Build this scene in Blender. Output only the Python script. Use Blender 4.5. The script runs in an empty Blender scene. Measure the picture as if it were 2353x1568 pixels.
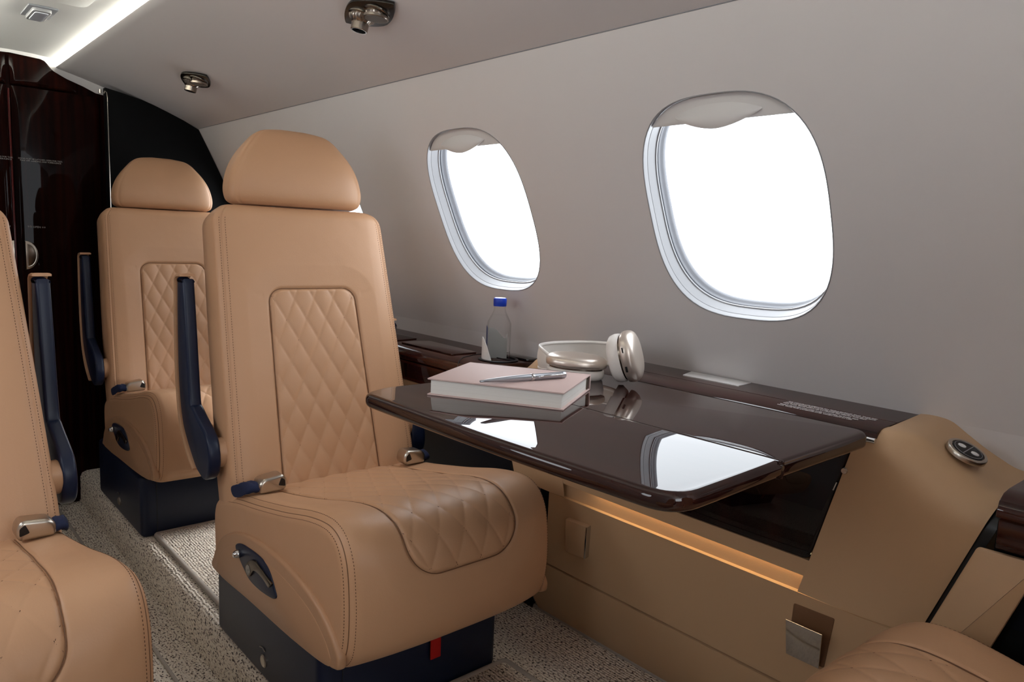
import bpy, bmesh, math, random
import numpy as np
from mathutils import Vector, Matrix
random.seed(7)
S = bpy.context.scene
COL = S.collection
# ---------------------------------------------------------------- camera, world, lights, exposure
H = 0.86                                   # eye height above the seat platform
cam_d = bpy.data.cameras.new('camera'); cam = bpy.data.objects.new('camera', cam_d); COL.objects.link(cam)
r = Vector((0.75154, -0.65829, 0.04282)); u = Vector((0.05747, 0.13000, 0.98985)); f = Vector((0.65718, 0.74145, -0.13553))
cam.matrix_world = Matrix(((r.x, u.x, -f.x, 0), (r.y, u.y, -f.y, 0), (r.z, u.z, -f.z, H), (0, 0, 0, 1)))
cam_d.sensor_width = 36; cam_d.lens = 1700 / 2353 * 36; cam_d.clip_start = 0.02
S.camera = cam
W = bpy.data.worlds.new('world'); S.world = W; W.use_nodes = True
bg = W.node_tree.nodes['Background']; bg.inputs[0].default_value = (0.89, 0.945, 1.0, 1); bg.inputs[1].default_value = 4.6
S.view_settings.view_transform = 'Standard'; S.view_settings.look = 'None'
S.view_settings.gamma = 1; S.view_settings.use_curve_mapping = False
S.view_settings.exposure = 0.18
COVE_E = 14.0                               # emission of the two ceiling cove strips
SLOT_W = 0.35                               # warm lamp in the slot above the side drawer
NW = Vector((0.91309, 0, 0.40776)); TW = Vector((-0.40776, 0, 0.91309))   # side wall: outward normal, up-slope
WIN_Y = [-0.612, 0.039, 0.690, 1.341, 2.045, 2.560]
WV = -0.386
CX = 0.39                                   # cabin centre line
def wallp(y, v, off=0.0):
    return Vector((0, 0, H)) + NW * (1 + off) + TW * v + Vector((0, y, 0))
for side in (0, 1):                         # daylight portals outside every window
    for y in WIN_Y:
        l = bpy.data.lights.new('window_portal', 'AREA'); l.shape = 'RECTANGLE'; l.size = 0.34; l.size_y = 0.40
        l.cycles.is_portal = True
        o = bpy.data.objects.new('window_portal', l); COL.objects.link(o)
        p = wallp(y, WV, 0.075); n = -NW.copy()
        if side: p.x = 2 * CX - p.x; n.x = -n.x
        o.location = p; o.rotation_euler = n.to_track_quat('-Z', 'Y').to_euler()
l = bpy.data.lights.new('added_opening_portal', 'AREA'); l.shape = 'RECTANGLE'; l.size = 0.80; l.size_y = 0.70; l.cycles.is_portal = True  # portal for the daylight opening added behind the camera
o = bpy.data.objects.new('added_opening_portal', l); COL.objects.link(o); o.location = (0.39, -1.05, 1.02); o.rotation_euler = Vector((0, 1, 0)).to_track_quat('-Z', 'Z').to_euler()
# ---------------------------------------------------------------- materials
def lin(c):
    return tuple(((v / 255) / 12.92 if v / 255 <= 0.04045 else ((v / 255 + 0.055) / 1.055) ** 2.4) for v in c) + (1,)
def mat(name, col, rough=0.5, metal=0.0, coat=0.0, spec=0.5, bump=None, grain=None, emit=None, sheen=0.0, coat_rough=0.03, soft=0):
    m = bpy.data.materials.new(name); m.use_nodes = True
    nt = m.node_tree; b = nt.nodes['Principled BSDF']
    b.inputs['Base Color'].default_value = lin(col); b.inputs['Roughness'].default_value = rough
    b.inputs['Metallic'].default_value = metal; b.inputs['Coat Weight'].default_value = coat
    b.inputs['Coat Roughness'].default_value = coat_rough; b.inputs['Specular IOR Level'].default_value = spec
    b.inputs['Sheen Weight'].default_value = sheen
    tc = nt.nodes.new('ShaderNodeTexCoord')
    if grain:                               # (colour 2, scale xyz, strength)
        mp = nt.nodes.new('ShaderNodeMapping'); mp.inputs['Scale'].default_value = grain[1]
        no = nt.nodes.new('ShaderNodeTexNoise'); no.inputs['Detail'].default_value = 6; no.inputs['Scale'].default_value = 1
        rp = nt.nodes.new('ShaderNodeValToRGB')
        rp.color_ramp.elements[0].position = grain[2]; rp.color_ramp.elements[1].position = grain[3]
        rp.color_ramp.elements[0].color = lin(col); rp.color_ramp.elements[1].color = lin(grain[0])
        nt.links.new(tc.outputs['Object'], mp.inputs[0]); nt.links.new(mp.outputs[0], no.inputs['Vector'])
        nt.links.new(no.outputs[0], rp.inputs[0]); nt.links.new(rp.outputs[0], b.inputs['Base Color'])
    if bump:                                # (scale, strength, distance)
        no = nt.nodes.new('ShaderNodeTexNoise'); no.inputs['Scale'].default_value = bump[0]; no.inputs['Detail'].default_value = 4
        bp = nt.nodes.new('ShaderNodeBump'); bp.inputs['Strength'].default_value = bump[1]; bp.inputs['Distance'].default_value = bump[2]
        nt.links.new(tc.outputs['Object'], no.inputs['Vector']); nt.links.new(no.outputs[0], bp.inputs['Height'])
        nt.links.new(bp.outputs[0], b.inputs['Normal'])
    if soft:                                # broad, soft unevenness of stretched hide
        n2 = nt.nodes.new('ShaderNodeTexNoise'); n2.inputs['Scale'].default_value = 11; n2.inputs['Detail'].default_value = 2
        b2 = nt.nodes.new('ShaderNodeBump'); b2.inputs['Strength'].default_value = soft; b2.inputs['Distance'].default_value = 0.006
        nt.links.new(tc.outputs['Object'], n2.inputs['Vector']); nt.links.new(n2.outputs[0], b2.inputs['Height'])
        nt.links.new(b2.outputs[0], bp.inputs['Normal'])
    if emit:
        b.inputs['Emission Color'].default_value = lin(emit[0]); b.inputs['Emission Strength'].default_value = emit[1]
    return m
M = {}
M['leather'] = mat('tan_leather', (200, 155, 118), 0.46, bump=(420, 0.25, 0.0006), spec=0.45, soft=0.35)
M['vinyl'] = mat('tan_side_leather', (200, 165, 128), 0.42, bump=(500, 0.2, 0.0005), spec=0.4)
M['shroud'] = mat('tan_plastic', (182, 140, 106), 0.38, spec=0.4)
M['stitch'] = mat('stitching_thread', (92, 60, 38), 0.8)
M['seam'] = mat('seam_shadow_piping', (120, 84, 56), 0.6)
M['navy'] = mat('navy_plastic', (16, 27, 52), 0.36, spec=0.35)
M['navycloth'] = mat('navy_webbing', (12, 26, 62), 0.8, bump=(900, 0.4, 0.0005))
M['darknavy'] = mat('dark_navy_panel', (9, 12, 22), 0.6, spec=0.2)
M['black'] = mat('black_plastic', (10, 10, 11), 0.4)
M['bulkhead'] = mat('matte_black_bulkhead', (7, 7, 8), 0.7, spec=0.15)
M['blackgloss'] = mat('black_gloss', (6, 6, 9), 0.15, coat=1)
M['wood'] = mat('dark_lacquered_wood', (36, 15, 11), 0.3, coat=1.0, spec=0.0, grain=((74, 34, 22), (2, 0.4, 90), 0.35, 0.75), coat_rough=0.01)
M['fasciawood'] = mat('near_black_vertical_grain_wood', (14, 5, 5), 0.35, coat=0.6, spec=0.0, grain=((40, 12, 9), (60, 60, 2), 0.4, 0.8), coat_rough=0.02)
M['tablewood'] = mat('dark_lacquered_table_wood', (36, 17, 14), 0.3, coat=1.0, spec=0.0, grain=((54, 27, 20), (90, 2, 90), 0.35, 0.75), coat_rough=0.008)
M['doorwood'] = mat('dark_lacquered_door_wood', (18, 6, 5), 0.28, coat=0.14, spec=0.0, grain=((44, 15, 9), (70, 70, 1.5), 0.4, 0.8), coat_rough=0.02)
M['redwood'] = mat('red_lacquered_edge', (84, 6, 5), 0.35, coat=0.3, spec=0.1)
M['wall'] = mat('pale_wall_panel', (216, 213, 214), 0.55, bump=(700, 0.05, 0.0003))
M['ceil'] = mat('white_ceiling_panel', (222, 222, 220), 0.5)
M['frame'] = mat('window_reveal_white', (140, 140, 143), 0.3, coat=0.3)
M['seal'] = mat('window_seal_grey', (130, 132, 138), 0.35)
M['shade'] = mat('window_shade_white', (214, 212, 212), 0.4)
M['chrome'] = mat('polished_chrome', (200, 200, 200), 0.12, metal=1)
M['steel'] = mat('brushed_nickel', (196, 188, 176), 0.28, metal=1)
M['darksteel'] = mat('dark_nickel_plate', (110, 100, 90), 0.25, metal=1)
M['ventplate'] = mat('dark_vent_plate', (34, 30, 27), 0.25, metal=0.5)
M['ventmetal'] = mat('smoked_nickel', (150, 140, 130), 0.2, metal=1)
M['lampface'] = mat('grey_lamp_face', (92, 86, 79), 0.45)
M['silver'] = mat('matte_silver', (176, 178, 184), 0.3, metal=0.9)
M['gold'] = mat('champagne_aluminium', (226, 214, 202), 0.33, metal=0.75)
M['cream'] = mat('cream_mesh_fabric', (232, 224, 216), 0.75, bump=(1500, 0.5, 0.0004))
M['creamplastic'] = mat('cream_smooth_rubber', (236, 230, 224), 0.35)
M['pink'] = mat('dusty_pink_cover', (205, 178, 172), 0.6, bump=(900, 0.2, 0.0003))
M['paper'] = mat('book_pages', (236, 232, 226), 0.8, grain=((214, 208, 200), (1, 1, 900), 0.3, 0.8))
M['white'] = mat('white_print', (235, 235, 235), 0.6)
M['labelwhite'] = mat('white_label_stock', (255, 255, 255), 0.4, coat=0.5)
M['greyprint'] = mat('grey_print', (170, 166, 162), 0.6)
M['bluecap'] = mat('blue_cap_plastic', (8, 60, 190), 0.35)
M['bluelabel'] = mat('blue_label', (10, 40, 110), 0.4)
M['redtag'] = mat('red_webbing_tag', (190, 14, 8), 0.7)
M['redlabel'] = mat('red_label', (180, 20, 60), 0.5)
M['greenlabel'] = mat('green_label', (150, 190, 60), 0.5)
M['piping'] = mat('carpet_edge_binding', (178, 168, 156), 0.85, bump=(600, 0.6, 0.001))
M['cove'] = mat('cove_light_strip', (255, 255, 240), 0.5, emit=((255, 253, 240), COVE_E))
M['lens'] = mat('grey_frosted_lens', (176, 180, 190), 0.3)
M['warm'] = mat('warm_slot_light', (255, 230, 180), 0.5, emit=((255, 232, 178), 11.0))
def glass_mat(name, w, tint=(1, 1, 1, 1)):
    m = bpy.data.materials.new(name); m.use_nodes = True; nt = m.node_tree; nt.nodes.clear()
    o = nt.nodes.new('ShaderNodeOutputMaterial'); mx = nt.nodes.new('ShaderNodeMixShader')
    t = nt.nodes.new('ShaderNodeBsdfTransparent'); g = nt.nodes.new('ShaderNodeBsdfGlossy')
    g.inputs['Roughness'].default_value = 0.02; t.inputs[0].default_value = tint
    lw = nt.nodes.new('ShaderNodeLayerWeight'); fr = nt.nodes.new('ShaderNodeMath'); fr.operation = 'POWER'; fr.inputs[1].default_value = 3.5
    lw.inputs[0].default_value = 0.5; nt.links.new(lw.outputs['Facing'], fr.inputs[0])
    ml = nt.nodes.new('ShaderNodeMath'); ml.operation = 'MULTIPLY'; ml.inputs[1].default_value = w
    nt.links.new(fr.outputs[0], ml.inputs[0]); nt.links.new(ml.outputs[0], mx.inputs[0])
    nt.links.new(t.outputs[0], mx.inputs[1]); nt.links.new(g.outputs[0], mx.inputs[2]); nt.links.new(mx.outputs[0], o.inputs[0])
    return m
M['pane'] = glass_mat('window_glass', 0.6)
M['bottle'] = glass_mat('clear_bottle_plastic', 0.9, (0.985, 0.99, 0.99, 1))
M['water'] = glass_mat('clear_water', 0.2, (1, 1, 1, 1))
def carpet_mat():
    m = bpy.data.materials.new('flecked_loop_carpet'); m.use_nodes = True; nt = m.node_tree; b = nt.nodes['Principled BSDF']
    L = nt.links.new; N = nt.nodes.new
    tc = N('ShaderNodeTexCoord')
    def noise(sc, scale, det=3):
        mp = N('ShaderNodeMapping'); mp.inputs['Scale'].default_value = sc
        no = N('ShaderNodeTexNoise'); no.inputs['Scale'].default_value = scale; no.inputs['Detail'].default_value = det
        L(tc.outputs['Object'], mp.inputs[0]); L(mp.outputs[0], no.inputs['Vector']); return no
    a = noise((1, 0.55, 1), 270, 2); r1 = N('ShaderNodeValToRGB')
    r1.color_ramp.elements[0].position = 0.37; r1.color_ramp.elements[1].position = 0.45
    r1.color_ramp.elements[0].color = lin((96, 86, 80)); r1.color_ramp.elements[1].color = lin((240, 226, 206))
    e = r1.color_ramp.elements.new(0.7); e.color = lin((252, 244, 230))
    L(a.outputs[0], r1.inputs[0])
    c = noise((1, 1, 1), 25, 3); mx = N('ShaderNodeMixRGB'); mx.blend_type = 'MULTIPLY'; mx.inputs[0].default_value = 0.08
    L(r1.outputs[0], mx.inputs[1]); L(c.outputs[0], mx.inputs[2]); L(mx.outputs[0], b.inputs['Base Color'])
    b.inputs['Roughness'].default_value = 0.95; b.inputs['Specular IOR Level'].default_value = 0.1
    w = N('ShaderNodeTexWave'); w.inputs['Scale'].default_value = 45; w.inputs['Distortion'].default_value = 4; w.inputs['Detail'].default_value = 2
    w.bands_direction = 'X'; L(tc.outputs['Object'], w.inputs['Vector'])
    ad = N('ShaderNodeMath'); ad.operation = 'ADD'; d = noise((1, 0.6, 1), 260, 4)
    L(w.outputs[1], ad.inputs[0]); L(d.outputs[0], ad.inputs[1])
    bp = N('ShaderNodeBump'); bp.inputs['Strength'].default_value = 0.8; bp.inputs['Distance'].default_value = 0.002
    L(ad.outputs[0], bp.inputs['Height']); L(bp.outputs[0], b.inputs['Normal'])
    return m
M['carpet'] = carpet_mat()
# ---------------------------------------------------------------- helpers
ORG = {}
def empty(name, loc, label, cat, group=None):
    o = bpy.data.objects.new(name, None); COL.objects.link(o); o.location = loc; o.empty_display_size = 0.05
    o['label'] = label; o['category'] = cat
    if group: o['group'] = group
    ORG[o.name] = Vector(loc)
    return o
def top(o, label, cat, group=None):
    o['label'] = label; o['category'] = cat
    if group: o['group'] = group
    return o
def struct(o):
    o['kind'] = 'structure'; return o
def build(name, V, F, m, parent=None, smooth=True, angle=35, label=None, mats=None, fm=None):
    org = Vector((0, 0, 0))
    if parent is not None:
        org = ORG.get(parent.name, org)
    me = bpy.data.meshes.new(name)
    me.from_pydata([tuple(Vector(v) - org) for v in V], [], F); me.validate()
    bm = bmesh.new(); bm.from_mesh(me); bmesh.ops.recalc_face_normals(bm, faces=bm.faces); bm.to_mesh(me); bm.free()
    me.materials.append(m)
    if mats:
        for k in mats: me.materials.append(k)
        for i, p in enumerate(me.polygons): p.material_index = fm[i]
    if smooth:
        me.polygons.foreach_set('use_smooth', [True] * len(me.polygons))
        try: me.set_sharp_from_angle(angle=math.radians(angle))
        except Exception: pass
    o = bpy.data.objects.new(name, me); COL.objects.link(o)
    if parent is not None:
        o.parent = parent; ORG[o.name] = org
    if label: o['label'] = label
    return o
def from_bm(name, bm, m, parent=None, angle=35, label=None):
    V = [v.co.copy() for v in bm.verts]; bm.verts.index_update()
    F = [[v.index for v in fc.verts] for fc in bm.faces]; bm.free()
    return build(name, V, F, m, parent, True, angle, label)
def box(name, lo, hi, m, parent=None, bev=0.002, seg=2, rot=None, label=None):
    bm = bmesh.new(); bmesh.ops.create_cube(bm, size=1)
    lo = Vector(lo); hi = Vector(hi); s = hi - lo; c = (lo + hi) / 2
    for v in bm.verts: v.co = Vector((v.co.x * s.x, v.co.y * s.y, v.co.z * s.z))
    if bev: bmesh.ops.bevel(bm, geom=list(bm.edges), offset=min(bev, min(abs(s.x), abs(s.y), abs(s.z)) * 0.45), segments=seg, profile=0.5, affect='EDGES')
    R = rot.to_matrix().to_4x4() if rot is not None else Matrix.Identity(4)
    for v in bm.verts: v.co = R @ v.co + c
    return from_bm(name, bm, m, parent, label=label)
def rounded(pts, rad, n=5):
    """round the corners of a closed 2D polygon"""
    out = []; N = len(pts)
    for i in range(N):
        p0, p1, p2 = Vector(pts[i - 1]), Vector(pts[i]), Vector(pts[(i + 1) % N])
        rr = rad[i] if isinstance(rad, (list, tuple)) else rad
        a, b = (p0 - p1), (p2 - p1); d = min(rr, a.length * 0.48, b.length * 0.48)
        if d < 1e-6: out.append(p1); continue
        A = p1 + a.normalized() * d; B = p1 + b.normalized() * d
        for k in range(n + 1):
            t = k / n; out.append(A * (1 - t) ** 2 + p1 * 2 * t * (1 - t) + B * t ** 2)
    return out
def catmull(pts, n, closed=False):
    P = [Vector(p) for p in pts]; N = len(P); out = []
    rng = range(N if closed else N - 1)
    for i in rng:
        p0 = P[(i - 1) % N] if (closed or i > 0) else P[0] * 2 - P[1]
        p1 = P[i]; p2 = P[(i + 1) % N]
        p3 = P[(i + 2) % N] if (closed or i + 2 < N) else P[-1] * 2 - P[-2]
        for k in range(n):
            t = k / n
            out.append(0.5 * ((2 * p1) + (p2 - p0) * t + (2 * p0 - 5 * p1 + 4 * p2 - p3) * t * t + (3 * p1 - p0 - 3 * p2 + p3) * t ** 3))
    if not closed: out.append(P[-1])
    return out
def resample(pts, n, closed=False):
    P = [Vector(p) for p in pts]
    if closed: P = P + [P[0]]
    L = [0]
    for a, b in zip(P, P[1:]): L.append(L[-1] + (b - a).length)
    out = []; j = 0; m = n if closed else n - 1
    for i in range(n):
        s = L[-1] * i / m
        while j < len(P) - 2 and L[j + 1] < s: j += 1
        t = (s - L[j]) / max(L[j + 1] - L[j], 1e-9); out.append(P[j].lerp(P[j + 1], min(t, 1)))
    return out
def prism(name, poly, fr, a, b, m, parent=None, bev=0.002, seg=2, label=None, rim=None):
    """poly 2D outline, fr(u,v,w)->3D, extruded w from a to b, both rims rounded by bev"""
    P = [Vector(p) for p in poly]; N = len(P)
    area = sum(P[i].x * P[(i + 1) % N].y - P[(i + 1) % N].x * P[i].y for i in range(N))
    if area < 0: P.reverse()
    nor = []
    for i in range(N):
        d1 = (P[i] - P[i - 1]); d2 = (P[(i + 1) % N] - P[i])
        d = (d1.normalized() if d1.length > 1e-9 else d2.normalized()) + (d2.normalized() if d2.length > 1e-9 else d1.normalized())
        n = Vector((-d.y, d.x)); n = n.normalized() if n.length > 1e-9 else Vector((0, 0)); nor.append(n * (rim(P[i]) if rim else 1.0))
    V = []; rings = []
    sgn = 1 if b > a else -1
    prof = []
    for k in range(seg + 1):
        t = math.pi / 2 * k / seg; prof.append((bev * (1 - math.sin(t)), a + sgn * bev * (1 - math.cos(t))))
    for k in range(seg + 1):
        t = math.pi / 2 * k / seg; prof.append((bev * (1 - math.cos(t)), b - sgn * bev * (1 - math.sin(t))))
    for ins, w in prof:
        rings.append(len(V)); V += [fr(P[i].x + nor[i].x * ins, P[i].y + nor[i].y * ins, w) for i in range(N)]
    F = []
    for a0, b0 in zip(rings, rings[1:]):
        for i in range(N): F.append((a0 + i, a0 + (i + 1) % N, b0 + (i + 1) % N, b0 + i))
    F.append(tuple(rings[0] + i for i in range(N))[::-1]); F.append(tuple(rings[-1] + i for i in range(N)))
    return build(name, V, F, m, parent, True, 40, label)
def tube(name, pts, rad, m, parent=None, seg=8, closed=False, label=None, flat=1.0):
    P = [Vector(p) for p in pts]; N = len(P); V = []; F = []
    up = None
    for i in range(N):
        a = P[(i - 1) % N] if (closed or i > 0) else P[i]; b = P[(i + 1) % N] if (closed or i < N - 1) else P[i]
        t = (b - a).normalized()
        if up is None: up = t.cross(Vector((0.13, 0.21, 0.97))).normalized()
        up = (up - t * up.dot(t)).normalized(); sd = t.cross(up)
        rr = rad[i] if isinstance(rad, (list, tuple)) else rad
        for k in range(seg):
            an = 2 * math.pi * k / seg; V.append(P[i] + up * math.cos(an) * rr + sd * math.sin(an) * rr * flat)
    for i in range(N if closed else N - 1):
        j = (i + 1) % N
        for k in range(seg): F.append((i * seg + k, i * seg + (k + 1) % seg, j * seg + (k + 1) % seg, j * seg + k))
    if not closed: F.append(tuple(range(seg))[::-1]); F.append(tuple((N - 1) * seg + k for k in range(seg)))
    return build(name, V, F, m, parent, True, 50, label)
def lathe(name, prof, origin, axis, m, parent=None, seg=32, label=None, ell=(1, 1), xref=None, sup=2.0):
    """prof list of (radius, height along axis)"""
    ax = Vector(axis).normalized(); x = Vector(xref) if xref is not None else ax.orthogonal(); x = (x - ax * x.dot(ax)).normalized(); y = ax.cross(x); O = Vector(origin)
    V = []; F = []
    for rr, h in prof:
        for k in range(seg):
            an = 2 * math.pi * k / seg; c, s = math.cos(an), math.sin(an)
            if sup != 2.0:
                q = (abs(c) ** sup + abs(s) ** sup) ** (-1 / sup); c *= q; s *= q
            V.append(O + ax * h + x * c * rr * ell[0] + y * s * rr * ell[1])
    for i in range(len(prof) - 1):
        for k in range(seg): F.append((i * seg + k, i * seg + (k + 1) % seg, (i + 1) * seg + (k + 1) % seg, (i + 1) * seg + k))
    if prof[0][0] > 1e-6: F.append(tuple(range(seg))[::-1])
    if prof[-1][0] > 1e-6: F.append(tuple((len(prof) - 1) * seg + k for k in range(seg)))
    return build(name, V, F, m, parent, True, 40, label)
def text(name, s, size, m, parent, pos, ux, uy, label=None, align='LEFT', depth=0.0002, spacing=1.0):
    cu = bpy.data.curves.new(name, 'FONT'); cu.body = s; cu.size = size; cu.extrude = depth; cu.align_x = align; cu.resolution_u = 2
    cu.space_character = spacing
    tmp = bpy.data.objects.new(name, cu); COL.objects.link(tmp)
    bpy.context.view_layer.update()
    me = bpy.data.meshes.new_from_object(tmp.evaluated_get(bpy.context.evaluated_depsgraph_get()))
    bpy.data.objects.remove(tmp); bpy.data.curves.remove(cu)
    ux = Vector(ux).normalized(); uy = Vector(uy).normalized(); uz = ux.cross(uy); org = ORG.get(parent.name, Vector()) if parent is not None else Vector()
    for v in me.vertices: v.co = Vector(pos) + ux * v.co.x + uy * v.co.y + uz * v.co.z - org
    me.materials.append(m); o = bpy.data.objects.new(name, me); COL.objects.link(o)
    if parent is not None: o.parent = parent
    return o
def pchip(xs, ys):
    return lambda t: float(np.interp(t, xs, ys))
def smoothcurve(xs, ys, n=24):
    pts = catmull([(a, b, 0) for a, b in zip(xs, ys)], n); X = [p.x for p in pts]; Y = [p.y for p in pts]
    return lambda t: float(np.interp(t, X, Y))
yz = lambda x: (lambda a, b, w: Vector((w, a, b)))      # outline in (y,z), extruded along x
YZ = lambda a, b, w: Vector((w, a, b))
XZ = lambda a, b, w: Vector((a, w, b))
XY = lambda a, b, w: Vector((a, b, w))
# ================================================================ STRUCTURE
Y0, Y1 = -1.02, 2.88
Z_A = -0.114                                 # sunken aisle floor
# floor: two platforms and the lowered aisle, one carpeted shell
prof = [(-0.50, 0.0), (0.225, 0.0), (0.239, -0.006), (0.245, -0.02), (0.245, Z_A), (0.535, Z_A), (0.535, -0.02), (0.541, -0.006), (0.555, 0.0), (1.28, 0.0)]
V = []; F = []
for y in (Y0, Y1):
    for x, z in prof: V.append((x, y, z))
n = len(prof)
for i in range(n - 1): F.append((i, i + 1, n + i + 1, n + i))
struct(build('floor', V, F, M['carpet'], None, True, 50))
for i, x in enumerate((0.4615, 0.3185)):
    struct(tube('trim_%d' % (i + 1), [(x, Y0, Z_A + 0.002), (x, Y1, Z_A + 0.002)], 0.004, M['piping']))
# side walls with window openings
def bulge(v):
    q = (v + 0.385) / 0.32
    return 0.006 - 0.012 * 1.0 * 0 + 0.010 * (1 - q * q) - 0.006
V_LO, V_HI = -0.71, -0.066
def sup(a, b, n, ang):
    c, s = math.cos(ang), math.sin(ang); q = (abs(c / a) ** n + abs(s / b) ** n) ** (-1 / n); return c * q, s * q
WA, WB, WN = 0.166, 0.193, 2.87
def wall_mesh(name, mirror):
    V = []; F = []
    NS = 96
    bounds = [Y0] + [(a + b) / 2 for a, b in zip(WIN_Y, WIN_Y[1:])] + [Y1]
    for wi, yc in enumerate(WIN_Y):
        ylo, yhi = bounds[wi], bounds[wi + 1]
        rings = []
        for k in range(7):
            ring = []
            t = [0, 0.03, 0.1, 0.25, 0.5, 0.75, 1][k]
            for j in range(NS):
                an = 2 * math.pi * (j + 0.5) / NS
                a, b = sup(WA, WB, WN, an)
                c, s = math.cos(an), math.sin(an)
                tx = ((yhi - yc) if c > 0 else (yc - ylo)) / max(abs(c), 1e-6)
                ty = ((V_HI - WV) if s > 0 else (WV - V_LO)) / max(abs(s), 1e-6)
                q = min(tx, ty); ox, oy = c * q, s * q
                y = a * (1 - t) + ox * t; v = b * (1 - t) + oy * t
                ring.append((yc + y, WV + v))
            rings.append(ring)
        base = len(V)
        for ring in rings:
            for (y, v) in ring: V.append(wallp(y, v, bulge(v)))
        for k in range(6):
            for j in range(NS):
                a0 = base + k * NS; F.append((a0 + j, a0 + (j + 1) % NS, a0 + NS + (j + 1) % NS, a0 + NS + j))
        # corner fills between last ring and cell rectangle corners
        for (cy, cv, lo) in ((yhi, V_HI, 0), (ylo, V_HI, 1), (ylo, V_LO, 2), (yhi, V_LO, 3)):
            ci = math.atan2(cv - WV, cy - yc) % (2 * math.pi)
            j = int(math.floor(ci / (2 * math.pi) * NS - 0.5)) % NS
            V.append(wallp(cy, cv, bulge(cv))); F.append((base + 6 * NS + j, base + 6 * NS + (j + 1) % NS, len(V) - 1))
    # below the ledge and upper shoulder up to the cove lip (same shell)
    low = [(wallp(0, V_LO, bulge(V_LO)).x, wallp(0, V_LO, bulge(V_LO)).z), (1.232, 0.50), (1.238, 0.40), (1.225, 0.25), (1.20, 0.12), (1.175, -0.01)]
    b0 = len(V)
    for y in (Y0, Y1):
        for x, z in low: V.append(Vector((x, y, z)))
    for i in range(len(low) - 1): F.append((b0 + i, b0 + i + 1, b0 + len(low) + i + 1, b0 + len(low) + i))
    if mirror:
        V = [Vector((2 * CX - v.x, v.y, v.z)) for v in V]
    return struct(build(name, V, F, M['wall'], None, True, 60))
wall_mesh('wall_right', False); wall_mesh('wall_left', True)
# upper side panels (above the thin seam) with air vents, and lit central ceiling
sh = [(0.52 + d, 1.350 - 0.25 * d - 0.2214 * d * d, 0) for d in np.linspace(0.4205, 0.001, 24)]
sh = [(p[0], p[1]) for p in sh]
def shoulder(mirror):
    # tiny recessed joint below, rolled lip at the cove
    pr = [(0.9440, 1.2035), (0.9480, 1.2100)] + sh + [(0.518, 1.353), (0.521, 1.356), (0.535, 1.350)]
    V = []; F = []; n = len(pr)
    for y in (Y0, Y1):
        for x, z in pr: V.append(((2 * CX - x) if mirror else x, y, z))
    for i in range(n - 1): F.append((i, i + 1, n + i + 1, n + i))
    return V, F
for k, mir in enumerate((False, True)):
    V, F = shoulder(mir); struct(build('trim_%d' % (3 + k), V, F, M['wall'], None, True, 50))
pr = [(0.575, 1.372), (0.545, 1.3775), (0.50, 1.380), (0.45, 1.3835), (0.39, 1.385), (0.33, 1.3835), (0.28, 1.380), (0.235, 1.3775), (0.205, 1.372)]
V = []; F = []; n = len(pr)
for y in (Y0, Y1):
    for x, z in pr: V.append((x, y, z))
for i in range(n - 1): F.append((i, i + 1, n + i + 1, n + i))
struct(build('ceiling', V, F, M['ceil'], None, True, 60))
for k, sx in enumerate((1, -1)):             # light strips tucked behind the cove lips
    X = lambda x: CX + sx * (x - CX)
    xs = sorted((X(0.549), X(0.553)))
    o = box('cove_light_strip', (xs[0], Y0, 1.356), (xs[1], Y1, 1.3745), M['cove'], None, 0)
    top(o, ('long white cove light strip along the ceiling edge above the window side seats' if sx == 1 else 'long white cove light strip along the ceiling edge on the opposite aisle side'), 'light strip')
    struct(box('trim_%d' % (5 + k), (min(X(0.553), X(0.575)), Y0, 1.353), (max(X(0.553), X(0.575)), Y1, 1.385), M['ceil'], None, 0))
for k, sx in enumerate((1, -1)):
    struct(tube('trim_%d' % (7 + k), [(CX + sx * (0.9412 - CX), Y0, 1.2052), (CX + sx * (0.9412 - CX), 2.80, 1.2052)], 0.0011, M['seal'], None, 6))
# end wall behind the camera and the shell behind the wardrobe
struct(box('wall_back', (-0.5, Y1, -0.13), (1.28, Y1 + 0.02, 1.41), M['wall'], None, 0))
V = []; F = []                               # forward bulkhead; opening added to let daylight onto the seat fronts
fo = [(-0.5, -0.13), (1.28, -0.13), (1.28, 1.41), (-0.5, 1.41)]; fi = [(-0.02, 0.68), (0.80, 0.68), (0.80, 1.36), (-0.02, 1.36)]
for y in (Y0 - 0.02, Y0):
    for x, z in fo + fi: V.append((x, y, z))
for i in range(4):
    j = (i + 1) % 4; F += [(i, j, 4 + j, 4 + i), (8 + i, 12 + i, 12 + j, 8 + j), (4 + i, 4 + j, 12 + j, 12 + i), (i, 8 + i, 8 + j, j)]
struct(build('wall_front', V, F, M['wall'], None, False))
# ceiling panel joint line + corner and small square cabin light
t_ = empty('ceiling_light', (0.38, 2.30, 1.384), 'small square frosted ceiling lens beside the cove light above the aisle', 'ceiling light')
box('base_plate', (0.349, 2.233, 1.3805), (0.413, 2.357, 1.3850), M['seal'], t_, 0.001)
prism('frame', rounded([(0.359, 2.243), (0.401, 2.243), (0.401, 2.36), (0.359, 2.36)], 0.012), XY, 1.372, 1.383, M['frame'], t_, 0.003)
prism('lens', rounded([(0.365, 2.252), (0.395, 2.252), (0.395, 2.350), (0.365, 2.350)], 0.008), XY, 1.370, 1.3735, M['lens'], t_, 0.001)
t_ = empty('ceiling_hatch', (0.39, 1.8, 1.38), 'flat rounded hatch panel in the lit ceiling above the aisle', 'hatch')
prism('panel', rounded([(0.325, 1.45), (0.455, 1.45), (0.455, 2.145), (0.325, 2.145)], 0.03), XY, 1.3775, 1.3825, M['ceil'], t_, 0.0015)
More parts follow.
